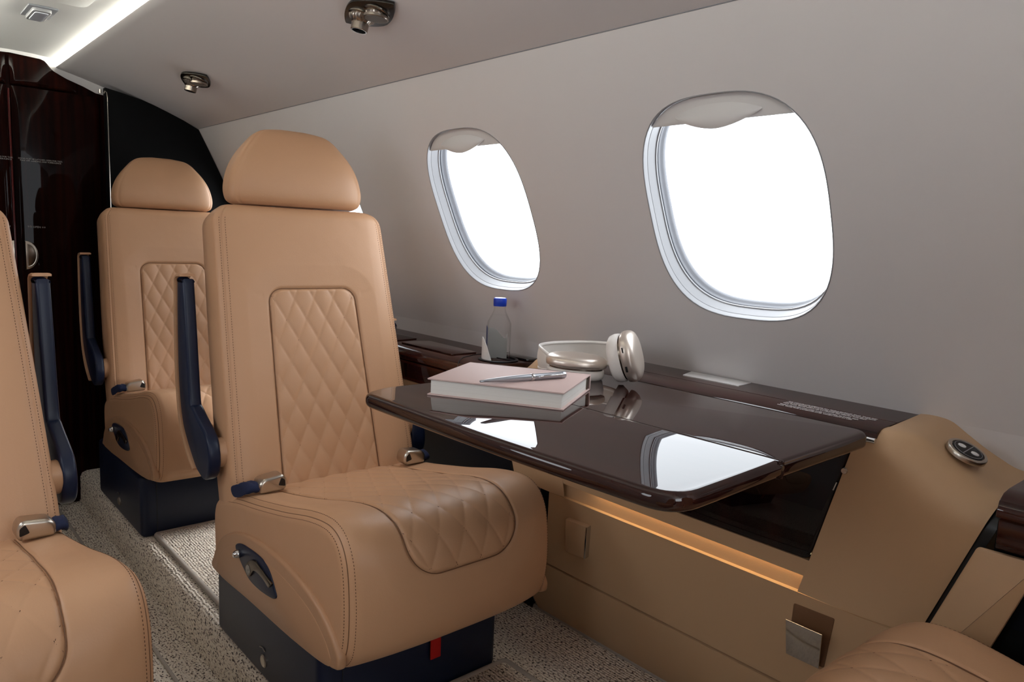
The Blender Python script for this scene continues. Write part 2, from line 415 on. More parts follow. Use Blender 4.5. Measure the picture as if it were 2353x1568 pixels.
# ---------------------------------------------------------------- windows
def window(idx, yc, mirror, closed=False):
    root = bpy.data.objects.new('window_%d' % idx, None); COL.objects.link(root); root['kind'] = 'structure'; root.empty_display_size = 0.05
    mx = (lambda p: Vector((2 * CX - p.x, p.y, p.z))) if mirror else (lambda p: p)
    ro = mx(wallp(yc, WV, 0.02)); root.location = ro; ORG[root.name] = ro
    NS = 96
    def ringmesh(name, prof, m):             # prof: (shrink, depth)
        V = []; F = []
        for (s, d) in prof:
            for j in range(NS):
                a, b = sup(WA - s, WB - s, WN, 2 * math.pi * (j + 0.5) / NS)
                V.append(mx(wallp(yc + a, WV + b, d + bulge(WV + b) * max(0, 1 - d / 0.05))))
        for k in range(len(prof) - 1):
            for j in range(NS): F.append((k * NS + j, k * NS + (j + 1) % NS, (k + 1) * NS + (j + 1) % NS, (k + 1) * NS + j))
        return build(name, V, F, m, root, True, 30)
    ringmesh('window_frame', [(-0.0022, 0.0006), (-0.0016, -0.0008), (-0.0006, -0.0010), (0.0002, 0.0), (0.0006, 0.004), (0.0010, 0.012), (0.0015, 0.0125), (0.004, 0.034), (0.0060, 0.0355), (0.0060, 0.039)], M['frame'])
    ringmesh('window_seal', [(0.0060, 0.039), (0.0020, 0.0405), (0.0020, 0.044), (0.0045, 0.045), (0.0055, 0.050), (0.0040, 0.051), (0.0060, 0.056), (0.0070, 0.058), (0.0070, 0.064), (-0.02, 0.066)], M['seal'])
    V = [];
    for d in (0.060, 0.063):
        for j in range(NS):
            a, b = sup(WA - 0.006, WB - 0.006, WN, 2 * math.pi * (j + 0.5) / NS); V.append(mx(wallp(yc + a, WV + b, d)))
    F = [tuple(range(NS)), tuple(range(2 * NS - 1, NS - 1, -1))] + [(j, (j + 1) % NS, NS + (j + 1) % NS, NS + j) for j in range(NS)]
    build('pane', V, F, M['pane'], root, True, 30)
    # lowered shade: thin board clipped to the opening, with a moulded finger lip
    vb = (-0.236 if not closed else -0.57) - WV; pts = []
    for j in range(NS * 2):
        a, b = sup(WA - 0.0015, WB - 0.0015, WN, 2 * math.pi * (j + 0.5) / (NS * 2) - math.pi / 2)
        if b > vb: pts.append((a, b))
    al = abs(pts[0][0]); pts = [(al, vb)] + pts + [(-al, vb)]
    prism('window_shade', [(a, b) for a, b in pts], lambda a, b, w: mx(wallp(yc + a, WV + b, w)), 0.013, 0.017, M['shade'], root, 0.0008)
    # lip: shallow half-almond shell, swelling towards the cabin
    V = []; F = []; NA, NB = 40, 14
    for i in range(NA + 1):
        s = -1 + 2 * i / NA; wy = 0.078 * s
        tops = 0.178 - 0.014 * abs(s) ** 2.2; bot = 0.1415 + 0.020 * abs(s) ** 1.7
        for j in range(NB + 1):
            t = j / NB; v = tops + (bot - tops) * t
            e = max(0.0, 1 - s * s) ** 0.5
            dpt = 0.0125 - 0.0125 * e * (math.sin(t * math.pi * 0.62)) ** 1.2
            V.append(mx(wallp(yc + wy, WV + v, dpt)))
    for i in range(NA):
        for j in range(NB): F.append((i * (NB + 1) + j, i * (NB + 1) + j + 1, (i + 1) * (NB + 1) + j + 1, (i + 1) * (NB + 1) + j))
    n0 = len(V)
    for i in range(NA + 1):                  # underside return of the lip
        s = -1 + 2 * i / NA; V.append(mx(wallp(yc + 0.078 * s, WV + 0.1425 + 0.020 * abs(s) ** 1.7, 0.014)))
    for i in range(NA): F.append((i * (NB + 1) + NB, n0 + i, n0 + i + 1, (i + 1) * (NB + 1) + NB))
    build('shade_lip', V, F, M['shade'], root, True, 40)
k = 1
for y in WIN_Y[2:] + WIN_Y[:2]:
    window(k, y, False, y < 0.3); k += 1  # unseen forward windows shut to darken the near seats and console
for y in WIN_Y:
    window(k, y, True, y > 2.0 or y < 0.3); k += 1      # unseen forward and rearmost shades drawn to cut the daylight
# ================================================================ WARDROBE at the rear of the cabin
YD = 2.845
wr = empty('wardrobe', (0.39, YD, 0), 'tall gloss dark wood wardrobe with paired doors across the end of the aisle', 'wardrobe')
outl = [(0.05, Z_A), (0.70, Z_A), (0.70, 1.275), (0.626, 1.285), (0.589, 1.301), (0.545, 1.316), (0.512, 1.330), (0.503, 1.336), (0.489, 1.355), (0.482, 1.362), (0.471, 1.366), (0.39, 1.371), (0.309, 1.366), (0.285, 1.355), (0.267, 1.332), (0.191, 1.301), (0.154, 1.285), (0.05, 1.295)]
prism('cabinet_body', outl, XZ, YD + 0.03, YD + 0.008, M['doorwood'], wr, 0.0015)
prism('trim_strip', [(0.3775, 0.0), (0.3835, 0.0), (0.3835, 1.262), (0.3775, 1.262)], XZ, YD + 0.008, YD + 0.002, M['redwood'], wr, 0.001, label='thin red lacquered strip between the doors')
def door_panel(name, x0, x1, z0, zt, parent, bow=0.010):
    """slightly bowed door leaf; zt(x) is the top edge"""
    NX, NZ = 24, 30; V = []; F = []
    for i in range(NX + 1):
        s = i / NX; x = x0 + (x1 - x0) * s
        for j in range(NZ + 1):
            t = j / NZ; z = z0 + (zt(x) - z0) * t
            e = min(s, 1 - s) * (abs(x1 - x0)); e2 = min(t, 1 - t) * (zt(x) - z0)
            rd = 0.012; d = min(e, e2 * 1.0); rr = (1 - min(d / rd, 1)) ** 2 * 0.006
            V.append((x, YD - 0.004 - bow * 4 * s * (1 - s) * 0.5 - bow * 0.3 + rr, z))
    for i in range(NX):
        for j in range(NZ): F.append((i * (NZ + 1) + j, i * (NZ + 1) + j + 1, (i + 1) * (NZ + 1) + j + 1, (i + 1) * (NZ + 1) + j))
    return build(name, V, F, M['doorwood'], parent, True, 80)
toplim = smoothcurve([0.0, 0.154, 0.191, 0.267, 0.285, 0.309, 0.39, 0.471, 0.484, 0.503, 0.545, 0.589, 0.64], [1.283, 1.281, 1.297, 1.332, 1.352, 1.362, 1.367, 1.362, 1.356, 1.334, 1.313, 1.297, 1.280], 1)
dR = door_panel('door', 0.3855, 0.632, Z_A + 0.01, lambda x: min(1.270, toplim(x)), wr)
dL = door_panel('door', 0.3755, 0.129, Z_A + 0.01, lambda x: min(1.270, toplim(x)), wr)
door_panel('upper_panel', 0.3855, 0.567, 1.276, lambda x: max(1.279, toplim(x)), wr, 0.003)
door_panel('upper_panel', 0.3755, 0.213, 1.276, lambda x: max(1.279, toplim(x)), wr, 0.003)
ORG[dR.name] = ORG[dL.name] = ORG[wr.name]
for sx, dd in ((1, dR), (-1, dL)):
    xb = 0.404 if sx == 1 else 0.3765
    arc = [(xb, 0.790)] + [(xb + sx * 0.036 * math.cos(a), 0.744 + 0.046 * math.sin(a)) for a in [math.pi / 2 - math.pi * i / 18 for i in range(19)]] + [(xb, 0.698)]
    yb = YD - 0.008
    prism('door_handle', arc, XZ, yb, yb - 0.005, M['steel'], dd, 0.0015, label='half-round brushed metal recessed pull')
    arc2 = [(xb + sx * 0.006, 0.781)] + [(xb + sx * (0.006 + 0.024 * math.cos(a)), 0.744 + 0.036 * math.sin(a)) for a in [math.pi / 2 - math.pi * i / 14 for i in range(15)]] + [(xb + sx * 0.006, 0.707)]
    prism('handle_recess', arc2, XZ, yb - 0.0045, yb - 0.0058, M['darksteel'], dd, 0.0005)
    tube('handle_rim', [XZ(a, b, yb - 0.006) for a, b in arc2], 0.0012, M['steel'], dd, 6, True)
MSG = 'DOOR MUST BE LATCHED OPEN FOR TAXI,\nTAKE OFF, LANDING AND TURBULENCE'
for sx, dd, xc in ((1, dR, 0.457), (-1, dL, 0.322)):
    text('notice_print', MSG, 0.0062, M['greyprint'], dd, (xc, YD - 0.0135, 1.047), (1, 0, 0), (0, 0, 1), align='CENTER')
    text('notice_print', 'TO OPEN \u2194' if sx == 1 else 'TO OPEN', 0.0085, M['greyprint'], dd, (0.413 if sx == 1 else 0.331, YD - 0.0125, 0.832), (1, 0, 0), (0, 0, 1))
# bulkhead between wardrobe and side wall
bk = empty('bulkhead_panel', (0.9, 2.80, 0), 'black arched bulkhead panel between the wardrobe and the window wall', 'bulkhead')
pro = [(0.643, 0.0), (0.643, 1.300), (0.69, 1.2915), (0.755, 1.2775), (0.81, 1.2605), (0.885, 1.2305), (0.939, 1.2035)]
for v in np.linspace(-0.07, -0.70, 9):
    q = wallp(0, v, bulge(v) - 0.001); pro.append((q.x, q.z))
pro += [(1.230, 0.50), (1.236, 0.40), (1.223, 0.25), (1.198, 0.12), (1.174, 0.0)]
prism('panel', pro, XZ, 2.80, 2.83, M['bulkhead'], bk, 0.002)
tube('edge_strip', [(0.648, 2.797, 0.86), (0.648, 2.797, 1.27), (0.646, 2.797, 1.284), (0.641, 2.797, 1.288), (0.638, 2.797, 1.280)], 0.0014, M['steel'], bk, 6)
lathe('hinge_pin', [(0.004, 0), (0.004, 0.012)], (0.628, 2.80, 1.279), (0, 0, 1), M['steel'], bk, 10)
# ================================================================ AIR VENTS on the upper side panel
def vent(yc, label):
    zc = 1.2760; nrm = Vector((-0.335, 0, -0.942)).normalized(); tx = Vector((0.942, 0, -0.335)).normalized(); O = Vector((0.755, yc, zc))
    t = empty('air_vent', O, label, 'air vent', 'air vent and reading light units in the ceiling panel')
    fr = lambda a, b, w: O + Vector((0, 1, 0)) * a + tx * b + nrm * w
    out = []
    for i in range(40):
        an = 2 * math.pi * (i + 0.5) / 40; c, s = math.cos(an), math.sin(an); out.append((0.088 * c, 0.040 * max(0.0, 1 - abs(c) ** 1.55) ** 0.85 * (1 if s > 0 else -1)))
    prism('mounting_plate', out, fr, -0.002, 0.0045, M['ventplate'], t, 0.0015)
    # gasper nozzle (aft) and reading lamp (forward)
    A = O + Vector((0, 0.022, 0)) + nrm * 0.004 - tx * 0.002; ax = (nrm + Vector((0.16, 0.05, 0))).normalized()
    lathe('socket_ring', [(0.026, 0), (0.026, 0.003), (0.022, 0.006), (0.019, 0.006)], A, nrm, M['ventmetal'], t, 32)
    V = []; F = []; prf = [(0.0225, 0.0), (0.0240, 0.003), (0.0225, 0.007), (0.0170, 0.0145), (0.0160, 0.0150), (0.0166, 0.0158), (0.0162, 0.0285), (0.0150, 0.0292), (0.0132, 0.0292), (0.0125, 0.022), (0.001, 0.021)]
    x = ax.orthogonal().normalized(); y = ax.cross(x); SG = 64
    for rr, h in prf:
        for k in range(SG):
            an = 2 * math.pi * k / SG; fl = 1 + (0.05 * (abs(math.sin(an * 8)) - 0.5) if h < 0.0148 and rr > 0.013 else 0); V.append(A + ax * h + x * math.cos(an) * rr * fl + y * math.sin(an) * rr * fl)
    for i in range(len(prf) - 1):
        for k in range(SG): F.append((i * SG + k, i * SG + (k + 1) % SG, (i + 1) * SG + (k + 1) % SG, (i + 1) * SG + k))
    fm = [1 if i // SG >= 8 else 0 for i in range(len(F))]
    build('air_nozzle', V, F, M['ventmetal'], t, True, 30, mats=[M['black']], fm=fm)
    B = O + Vector((0, -0.026, 0)) + nrm * 0.004 + tx * 0.002; bx = (nrm + Vector((0.25, 0.02, 0))).normalized()
    lathe('lamp_ring', [(0.025, 0), (0.025, 0.003), (0.021, 0.006), (0.018, 0.006)], B, nrm, M['ventmetal'], t, 32)
    lathe('reading_lamp', [(0.019, 0.0), (0.0215, 0.003), (0.0205, 0.006), (0.0235, 0.0075), (0.0235, 0.0125), (0.0225, 0.0135), (0.0210, 0.0135)], B, bx, M['ventmetal'], t, 32)
    lathe('lamp_lens', [(0.0210, 0.0128), (0.0210, 0.0137), (0.001, 0.0138)], B, bx, M['lampface'], t, 32)
vent(1.300, 'chrome air nozzle and lamp fitting on the ceiling panel cut by the photo top edge')
vent(2.265, 'chrome air nozzle and lamp fitting on the ceiling panel nearer the wardrobe')
# ================================================================ SIDE LEDGES, TABLE BAY
YC = 0.75                                    # the bay is symmetric about this y
def ledge_profile(name, y0, y1, label, hidden=False):
    t = empty('side_ledge', (1.12, (y0 + y1) / 2, 0.3), label, 'ledge', None)
    c = [(1.2125, 0.579), (1.060, 0.580), (1.040, 0.578), (1.026, 0.571), (1.0205, 0.560), (1.0205, 0.552), (1.030, 0.546), (1.10, 0.545), (1.2125, 0.548)]
    prism('ledge_top', c, lambda a, b, w: Vector((a, w, b)), y0, y1, M['wood'], t, 0.0008)
    box('wood_fascia', (1.027 if not hidden else 1.034, y0, 0.497 if not hidden else 0.508), (1.06, y1, 0.5455), M['wood'], t, 0.002)
    if not hidden: box('leather_rail', (1.030, y0, 0.462), (1.06, y1, 0.4965), M['vinyl'], t, 0.004)
    return t
lr = ledge_profile('side_ledge', 1.246, 2.79, 'long dark wood side ledge behind the table, running under the far windows')
prism('ledge_lid', rounded([(1.052, 1.40), (1.129, 1.40), (1.134, 1.610), (1.095, 1.625), (1.052, 1.625)], 0.008), XY, 0.5795, 0.5835, M['wood'], lr, 0.001)
prism('ledge_lid', rounded([(1.052, 1.655), (1.134, 1.668), (1.134, 2.06), (1.052, 2.06)], 0.008), XY, 0.5795, 0.5835, M['wood'], lr, 0.001, label='grey sheen storage lid behind the seat')
lathe('cup_holder', [(0.046, 0.0), (0.047, 0.003), (0.044, 0.0045), (0.0405, 0.004), (0.0395, -0.012), (0.001, -0.0125)], (1.112, 1.300, 0.5795), (0, 0, 1), M['black'], lr, 40)
tube('ledge_joint', [(1.1285, 1.262, 0.5805), (1.1285, 1.385, 0.5805), (1.10, 1.382, 0.5805), (1.052, 1.360, 0.5805), (1.03, 1.345, 0.575), (1.0195, 1.335, 0.56), (1.0195, 1.33, 0.548)], 0.0013, M['black'], lr, 6)
prism('tray', rounded([(1.160, 1.250), (1.196, 1.250), (1.196, 1.345), (1.160, 1.345)], 0.008), XY, 0.579, 0.585, M['blackgloss'], lr, 0.002, label='small black gloss tray behind the bottle')
lf = ledge_profile('side_ledge', -0.60, 0.252, 'dark wood side ledge end at the right edge of the photo beyond the black gap', True)
cl_ = empty('added_fill_lamp', (1.035, 1.86, 0.455), 'small white fill lamp added under the far side ledge to brighten the carpet mat', 'lamp')  # invented lamp, added to brighten the mat and rear seat front
box('fill_lamp_body', (1.028, 1.78, 0.448), (1.050, 1.94, 0.460), M['frame'], cl_, 0.002)
l_ = bpy.data.lights.new('added_fill_light', 'AREA'); l_.shape = 'RECTANGLE'; l_.size = 0.16; l_.size_y = 0.02; l_.energy = 1.6; l_.color = (0.95, 0.97, 1.0); l_.spread = math.radians(130)
lo = bpy.data.objects.new('added_fill_light', l_); COL.objects.link(lo); lo.location = (1.030, 1.86, 0.446); lo.rotation_euler = Vector((-0.55, 0.25, -0.60)).to_track_quat('-Z', 'X').to_euler()
# raised table-bay ledge
lb = empty('table_ledge', (1.12, YC, 0.6), 'raised dark wood ledge with notice and white label along the window wall behind the table', 'ledge')
c = [(1.2035, 0.6225), (1.118, 0.6215), (1.1165, 0.6200), (1.115, 0.6215), (1.062, 0.6195), (1.052, 0.616), (1.047, 0.606), (1.050, 0.597), (1.062, 0.592), (1.2035, 0.594)]
prism('ledge_top', c, lambda a, b, w: Vector((a, w, b)), 0.412, 2 * YC - 0.412, M['wood'], lb, 0.0006)
prism('paper_label', [(1.150, 0.692), (1.197, 0.696), (1.197, 0.824), (1.150, 0.810)], XY, 0.6218, 0.6232, M['labelwhite'], lb, 0.0002, label='white paper label on the ledge')
random.seed(3)
notice = ['DO NOT PLACE OBJECTS ON TABLE DURING TAXI, TAKE OFF', 'AND LANDING. SEAT MUST BE UPRIGHT AND FACING FRONT', 'FOR TAXI, TAKE OFF AND LANDING TO PERMIT THE EXIT', 'TABLE MUST BE STOWED AND LATCHED CLOSED FOR', 'TAXI, TAKE OFF, LANDING AND WHEN NOT IN USE']
for i, ln in enumerate(notice):
    text('notice_print', ln, 0.0052, M['white'], lb, (1.1065 - i * 0.0085 - (0.003 if i > 2 else 0), 0.575, 0.6222), (0, -1, 0), (1, 0, 0), spacing=0.95)
# dark wood fascia under the table with sloping ends
prism('wood_fascia', rounded([(0.4415, 0.5915), (0.488, 0.402), (1.012, 0.402), (1.0585, 0.5915)], 0.012), YZ, 1.0465, 1.062, M['fasciawood'], lb, 0.003)
tube('latch_bar', [(1.044, 0.4615, 0.520), (1.044, 0.4575, 0.533)], 0.0012, M['chrome'], lb, 6)
lathe('latch_knob', [(0.001, 0), (0.004, 0.001), (0.005, 0.004), (0.004, 0.006)], (1.046, 0.4475, 0.553), (-1, 0, 0), M['chrome'], lb, 12)
# leather saddles at both ends of the bay
ztop = smoothcurve([0.0, 0.12, 0.28, 0.42, 0.58, 0.72, 0.85, 1.0], [0.6245, 0.6260, 0.6225, 0.6085, 0.592, 0.580, 0.571, 0.567], 6)
def saddle(mirror, label):
    V = []; F = []; NT, NS_ = 26, 46
    yy = lambda y: 2 * YC - y if mirror else y
    for i in range(NT + 1):
        tau = i / NT; zt = ztop(tau); dz = zt - 0.6245
        rad = 0.014 + 0.05 * tau * (1 - tau) * 2 + 0.022 * tau
        xf = 1.0455 - 0.006 * math.sin(math.pi * tau) + 0.012 * tau
        xw = 1.2036 + (0.622 - zt) * 0.247
        path = [(xw, zt)]; flat0 = xf + rad * 1.4
        path.append((flat0, zt - 0.006 - 0.004 * tau))
        for k in range(1, 10):
            a = math.pi / 2 * k / 10; path.append((xf + rad * 1.4 * (1 - math.sin(a)), zt - 0.006 - 0.004 * tau - rad * (1 - math.cos(a))))
        path.append((xf, zt - 0.008 - rad * 1.05))
        path.append((xf, 0.45)); path.append((xf + 0.001, 0.3475)); 
        P = resample([(a, b, 0) for a, b in path], NS_)
        for j, p in enumerate(P):
            x, z = p.x, p.y
            q = min(max((0.622 + dz - z) / 0.22, 0), 1.3)
            zz = z - dz * max(0.0, 1 - q * 2)
            ya = 0.4105 if x > 1.085 else (0.4105 + 0.0300 * min(1, (1.085 - x) / 0.038) + max(0.0, 0.5915 - zz) * 0.2454)
            yb = 0.262 - 0.008 * min(max((1.2 - x) / 0.15, 0), 1) + 0.066 * min(max((0.575 - z) / 0.19, 0), 1.2)
            V.append((x, yy(ya * (1 - tau) + yb * tau), z))
    for i in range(NT):
        for j in range(NS_ - 1): F.append((i * NS_ + j, i * NS_ + j + 1, (i + 1) * NS_ + j + 1, (i + 1) * NS_ + j))
    t = empty('side_console', (1.12, yy(0.34), 0.3475), label, 'console')
    build('leather_cover', V, F, M['vinyl'], t, True, 60)
    # black gap behind the end edge
    G = [V[NT * NS_ + j] for j in range(NS_)]
    sg = -1 if not mirror else 1
    GV = []
    for p in G:
        GV += [Vector((p[0] + 0.004, p[1] - sg * 0.004, p[2] - 0.004)), Vector((p[0] + 0.004, p[1] + sg * 0.012, p[2] - 0.004))]
    GF = [(2 * j, 2 * j + 1, 2 * j + 3, 2 * j + 2) for j in range(NS_ - 1)]
    build('gap_seal', GV, GF, M['black'], t, True, 80, label='black rubber gap seal')
    return t
box('gap_backing', (1.058, 0.215, 0.35), (1.19, 0.258, 0.545), M['bulkhead'], lf, 0)
sd = saddle(False, 'smooth tan leather console sweeping down at the near end of the table bay')
saddle(True, 'tan leather console corner at the far end of the table bay behind the headphones')
# round double button
O = Vector((1.128, 0.322, 0.5985)); nb = Vector((-0.10, -0.42, 0.90)).normalized()
sw = empty('seat_switch', O, 'round chrome-rimmed black switch with two oval buttons on the tan console', 'switch')
ex = Vector((0, 1, 0.44)).normalized(); ex = (ex - nb * ex.dot(nb)).normalized(); ey = nb.cross(ex)
lathe('rim', [(0.0265, -0.004), (0.0265, 0.0015), (0.0255, 0.003), (0.0215, 0.003), (0.021, 0.0015), (0.001, 0.0015)], O, nb, M['steel'], sw, 40)
lathe('button_face', [(0.0205, 0.0), (0.0205, 0.0028), (0.0195, 0.0034), (0.001, 0.0034)], O, nb, M['black'], sw, 40)
lathe('face_ring', [(0.0186, 0.0030), (0.0186, 0.0040), (0.0178, 0.0040), (0.0178, 0.0030)], O, nb, M['silver'], sw, 40)
box('divider', (-0.0006, -0.0178, 0.003), (0.0006, 0.0178, 0.0042), M['silver'], None, 0)
dv = bpy.data.objects['divider']; dv.parent = sw
for v in dv.data.vertices: v.co = ex * v.co.x + ey * v.co.y + nb * v.co.z
for s in (1, -1):
    c_ = O + ex * 0.0092 * s
    lathe('button', [(0.0052, 0.003), (0.0052, 0.0046), (0.0042, 0.0050), (0.0018, 0.0046), (0.001, 0.0042)], c_, nb, M['white'], sw, 20, ell=(1, 0.75), xref=ex + ey * 0.5)
# lower side panel below the bay: recess, drop-down door, base strip
lp = empty('drawer_console', (1.09, YC, 0.0), 'tan leather lower side panel with drawer front and latches beneath the table', 'panel')
def yext(name, prof, y0, y1, m, parent, sl0=0.0, sl1=0.0, label=None, ang=40):
    """closed x,z section run along y; the end planes may lean with z"""
    V = []; n = len(prof); zt = prof[0][1]
    for y, sl in ((y0, sl0), (y1, sl1)):
        for x, z in prof: V.append((x, y + sl * (0.3475 - z), z))
    F = [(i, (i + 1) % n, n + (i + 1) % n, n + i) for i in range(n)] + [tuple(range(n))[::-1], tuple(range(n, 2 * n))]
    return build(name, V, F, m, parent, True, ang, label)
yext('upper_band', [(1.0465, 0.4015), (1.062, 0.4015), (1.062, 0.398), (1.0515, 0.398), (1.0515, 0.3755), (1.0475, 0.3750)], 0.48, 1.10, M['vinyl'], lp)
yext('light_recess', [(1.0625, 0.398), (1.066, 0.398), (1.066, 0.346), (1.0560, 0.346), (1.0600, 0.372)], 0.40, 1.10, M['vinyl'], lp)
yext('warm_light_strip', [(1.0530, 0.3975), (1.0605, 0.3975), (1.0605, 0.3960), (1.0530, 0.3960)], 0.47, 0.93, M['warm'], lp, label='dim warm strip light glowing in the slot')
dpro = [(1.0485, 0.3455), (1.052, 0.3465), (1.075, 0.3465), (1.105, 0.170), (1.094, 0.1640), (1.0885, 0.1660)]
dr = yext('drawer_front', dpro, 0.30, 1.046, M['vinyl'], lp, 0.0, 0.23)
bpro = [(1.0895, 0.1600), (1.094, 0.1615), (1.118, 0.160), (1.170, 0.001), (1.158, 0.001), (1.128, 0.045), (1.1, 0.120)]
yext('base_strip', bpro, 0.10, 1.09, M['vinyl'], lp, 0.0, 0.23)
box('backing', (1.125, 0.25, 0.10), (1.13, 1.15, 0.34), M['darknavy'], lp, 0)
tube('carpet_binding', [(1.158, -0.2, 0.003), (1.158, 1.30, 0.003)], 0.006, M['piping'], lp, 6)
# on the sloping drawer plane
pd = Vector((1.0485, 0, 0.3455)); dd_ = (Vector((1.0885, 0, 0.166)) - pd).normalized(); nn = Vector((dd_.z, 0, -dd_.x)) * 1.0
if nn.x > 0: nn = -nn
def onp(y, z, w): 
    return pd + dd_ * ((0.3455 - z) / abs(dd_.z)) + Vector((0, y, 0)) + nn * w
ORG[dr.name] = ORG[lp.name]
prism('latch', rounded([(0.934, 0.308), (0.996, 0.305), (1.008, 0.226), (0.950, 0.232)], 0.003), onp, -0.002, 0.010, M['vinyl'], dr, 0.0015, label='square leather-covered latch flap')
prism('latch_edge', [(0.9335, 0.307), (0.9375, 0.307), (0.9535, 0.2325), (0.9495, 0.2325)], onp, 0.0, 0.0115, M['chrome'], dr, 0.001, label='chrome edge')
prism('latch_recess', rounded([(0.443, 0.326), (0.507, 0.324), (0.520, 0.228), (0.460, 0.232)], 0.003), onp, -0.002, 0.0012, M['seam'], dr, 0.0005)
# open flap: hinged at the bottom, chrome inner plate
def flap(y, z, w):
    t = (z - 0.232) / 0.075; return onp(y, z, 0.004 + 0.016 * t + w)
prism('latch', [(0.4515, 0.3075), (0.5085, 0.3075), (0.519, 0.231), (0.4655, 0.231)], flap, 0.0, 0.003, M['chrome'], dr, 0.0008, label='open latch flap showing polished chrome')
# navy lower side panels beyond both consoles
for (ya, yb, s, lab) in ((1.185, 2.79, -0.25, 'dark navy lower side wall panel behind the main seat'), (-0.60, 0.245, 0.25, 'dark navy lower side wall panel at the right edge of the photo')):
    t = empty('lower_wall_panel', (1.08, (ya + yb) / 2, 0), lab, 'panel')
    yext('navy_panel', [(1.052, 0.462), (1.075, 0.462), (1.11, 0.1), (1.165, 0.001), (1.15, 0.001), (1.09, 0.1)], ya, yb, M['darknavy'], t, 0, 0)
    if yb < 1:
        prism('leather_end', rounded([(0.273, 0.500), (0.203, 0.502), (0.285, 0.25), (0.360, 0.25)], 0.005), YZ, 1.0415, 1.050, M['vinyl'], t, 0.003)
# ================================================================ FOLDING TABLE
TB = empty('folding_table', (0.80, 0.69, 0.62), 'glossy dark wood folding table leaf open in front of the main seat', 'table')
def slab(name, poly, z0, z1, m, parent, bev):
    return prism(name, poly, XY, z0, z1, m, parent, bev, 5, rim=lambda p: 0.12 if abs(p.x - 0.7875) < 0.003 else 1.0)
outer = rounded([(0.576, 0.402), (0.7871, 0.408), (0.7871, 0.992), (0.610, 0.996), (0.562, 0.972), (0.561, 0.700)], [0.045, 0.004, 0.004, 0.03, 0.02, 0.15], 8)
inner = rounded([(0.7879, 0.408), (1.018, 0.410), (1.034, 0.425), (1.034, 0.990), (0.7879, 0.992)], [0.004, 0.012, 0.012, 0.012, 0.004], 5)
slab('outer_leaf', outer, 0.5985, 0.6205, M['tablewood'], TB, 0.0095)
slab('inner_leaf', inner, 0.5985, 0.6205, M['tablewood'], TB, 0.0075)
for y in (0.412, 0.985):
    tube('hinge', [(0.7875, y - 0.004, 0.612), (0.7875, y + 0.006, 0.612)], 0.0035, M['chrome'], TB, 10)
    tube('hinge', [(1.040, y - 0.003, 0.606), (1.040, y + 0.012, 0.606)], 0.004, M['chrome'], TB, 10)
box('support_arm', (0.90, 0.68, 0.585), (1.05, 0.72, 0.598), M['black'], TB, 0.002)
# ================================================================ BOOK + PEN
bz = 0.6206
BK = empty('notebook', (0.767, 0.868, bz), 'dusty pink hardback notebook with white pages lying on the table', 'book')
c0 = np.array([0.745, 0.724]); ua = np.array([0.637 - 0.745, 0.912 - 0.724]); ub = np.array([0.899 - 0.745, 0.808 - 0.724])
ua = ua / np.linalg.norm(ua); ub = ub - ua * (ub @ ua); ub = ub / np.linalg.norm(ub); LA, LB = 0.214, 0.172
def bkp(a, b, w):
    p = c0 + ua * a + ub * b; return Vector((p[0], p[1], bz + w))
prism('cover', [(0, 0), (LA, 0), (LA, LB), (0, LB)], bkp, 0.0, 0.0022, M['pink'], BK, 0.0007)
prism('page_block', [(0.004, 0.004), (LA - 0.004, 0.004), (LA - 0.004, LB - 0.004), (0.004, LB - 0.004)], bkp, 0.0022, 0.0238, M['paper'], BK, 0.0004)
prism('cover', [(0, 0), (LA, 0), (LA, LB), (0, LB)], bkp, 0.0238, 0.0262, M['pink'], BK, 0.0007)
prism('spine', [(0, LB - 0.004), (LA, LB - 0.004), (LA, LB + 0.0005), (0, LB + 0.0005)], bkp, 0.0, 0.0262, M['pink'], BK, 0.001)
prism('headband', [(0.0015, LB - 0.014), (0.005, LB - 0.014), (0.005, LB - 0.004), (0.0015, LB - 0.004)], bkp, 0.0023, 0.0236, M['darksteel'], BK, 0.0006, label='dark striped headband at the spine')
PA = Vector((0.675, 0.829, bz + 0.0262 + 0.0052)); PB = Vector((0.829, 0.806, bz + 0.0262 + 0.0056)); pd_ = (PB - PA)
PL = pd_.length; pd_.normalize()
PN = empty('ballpoint_pen', (PA + PB) / 2, 'silver ballpoint pen lying diagonally on the pink notebook', 'pen')
lathe('barrel', [(0.0008, 0.0), (0.0016, 0.001), (0.0022, 0.010), (0.0036, 0.030), (0.0047, 0.055), (0.0050, 0.090)], PA, pd_, M['silver'], PN, 24)
lathe('ring', [(0.0052, 0.090), (0.0055, 0.0908), (0.0055, 0.0945), (0.0052, 0.0953)], PA, pd_, M['chrome'], PN, 24)
lathe('cap', [(0.0051, 0.0953), (0.0052, PL - 0.008), (0.0056, PL - 0.007), (0.0056, PL - 0.001), (0.0048, PL), (0.001, PL)], PA, pd_, M['silver'], PN, 24)
side = Vector((pd_.y, -pd_.x, 0)).normalized()
cl = [PA + pd_ * s + side * o_ + Vector((0, 0, h)) for s, o_, h in ((0.103, 0.0066, 0.0018), (0.106, 0.0058, 0.0012), (0.112, 0.0072, 0.0016), (0.130, 0.0078, 0.0018), (PL - 0.004, 0.0066, 0.002))]
tube('clip', cl, [0.0016, 0.0012, 0.0015, 0.0016, 0.0015], M['chrome'], PN, 8)
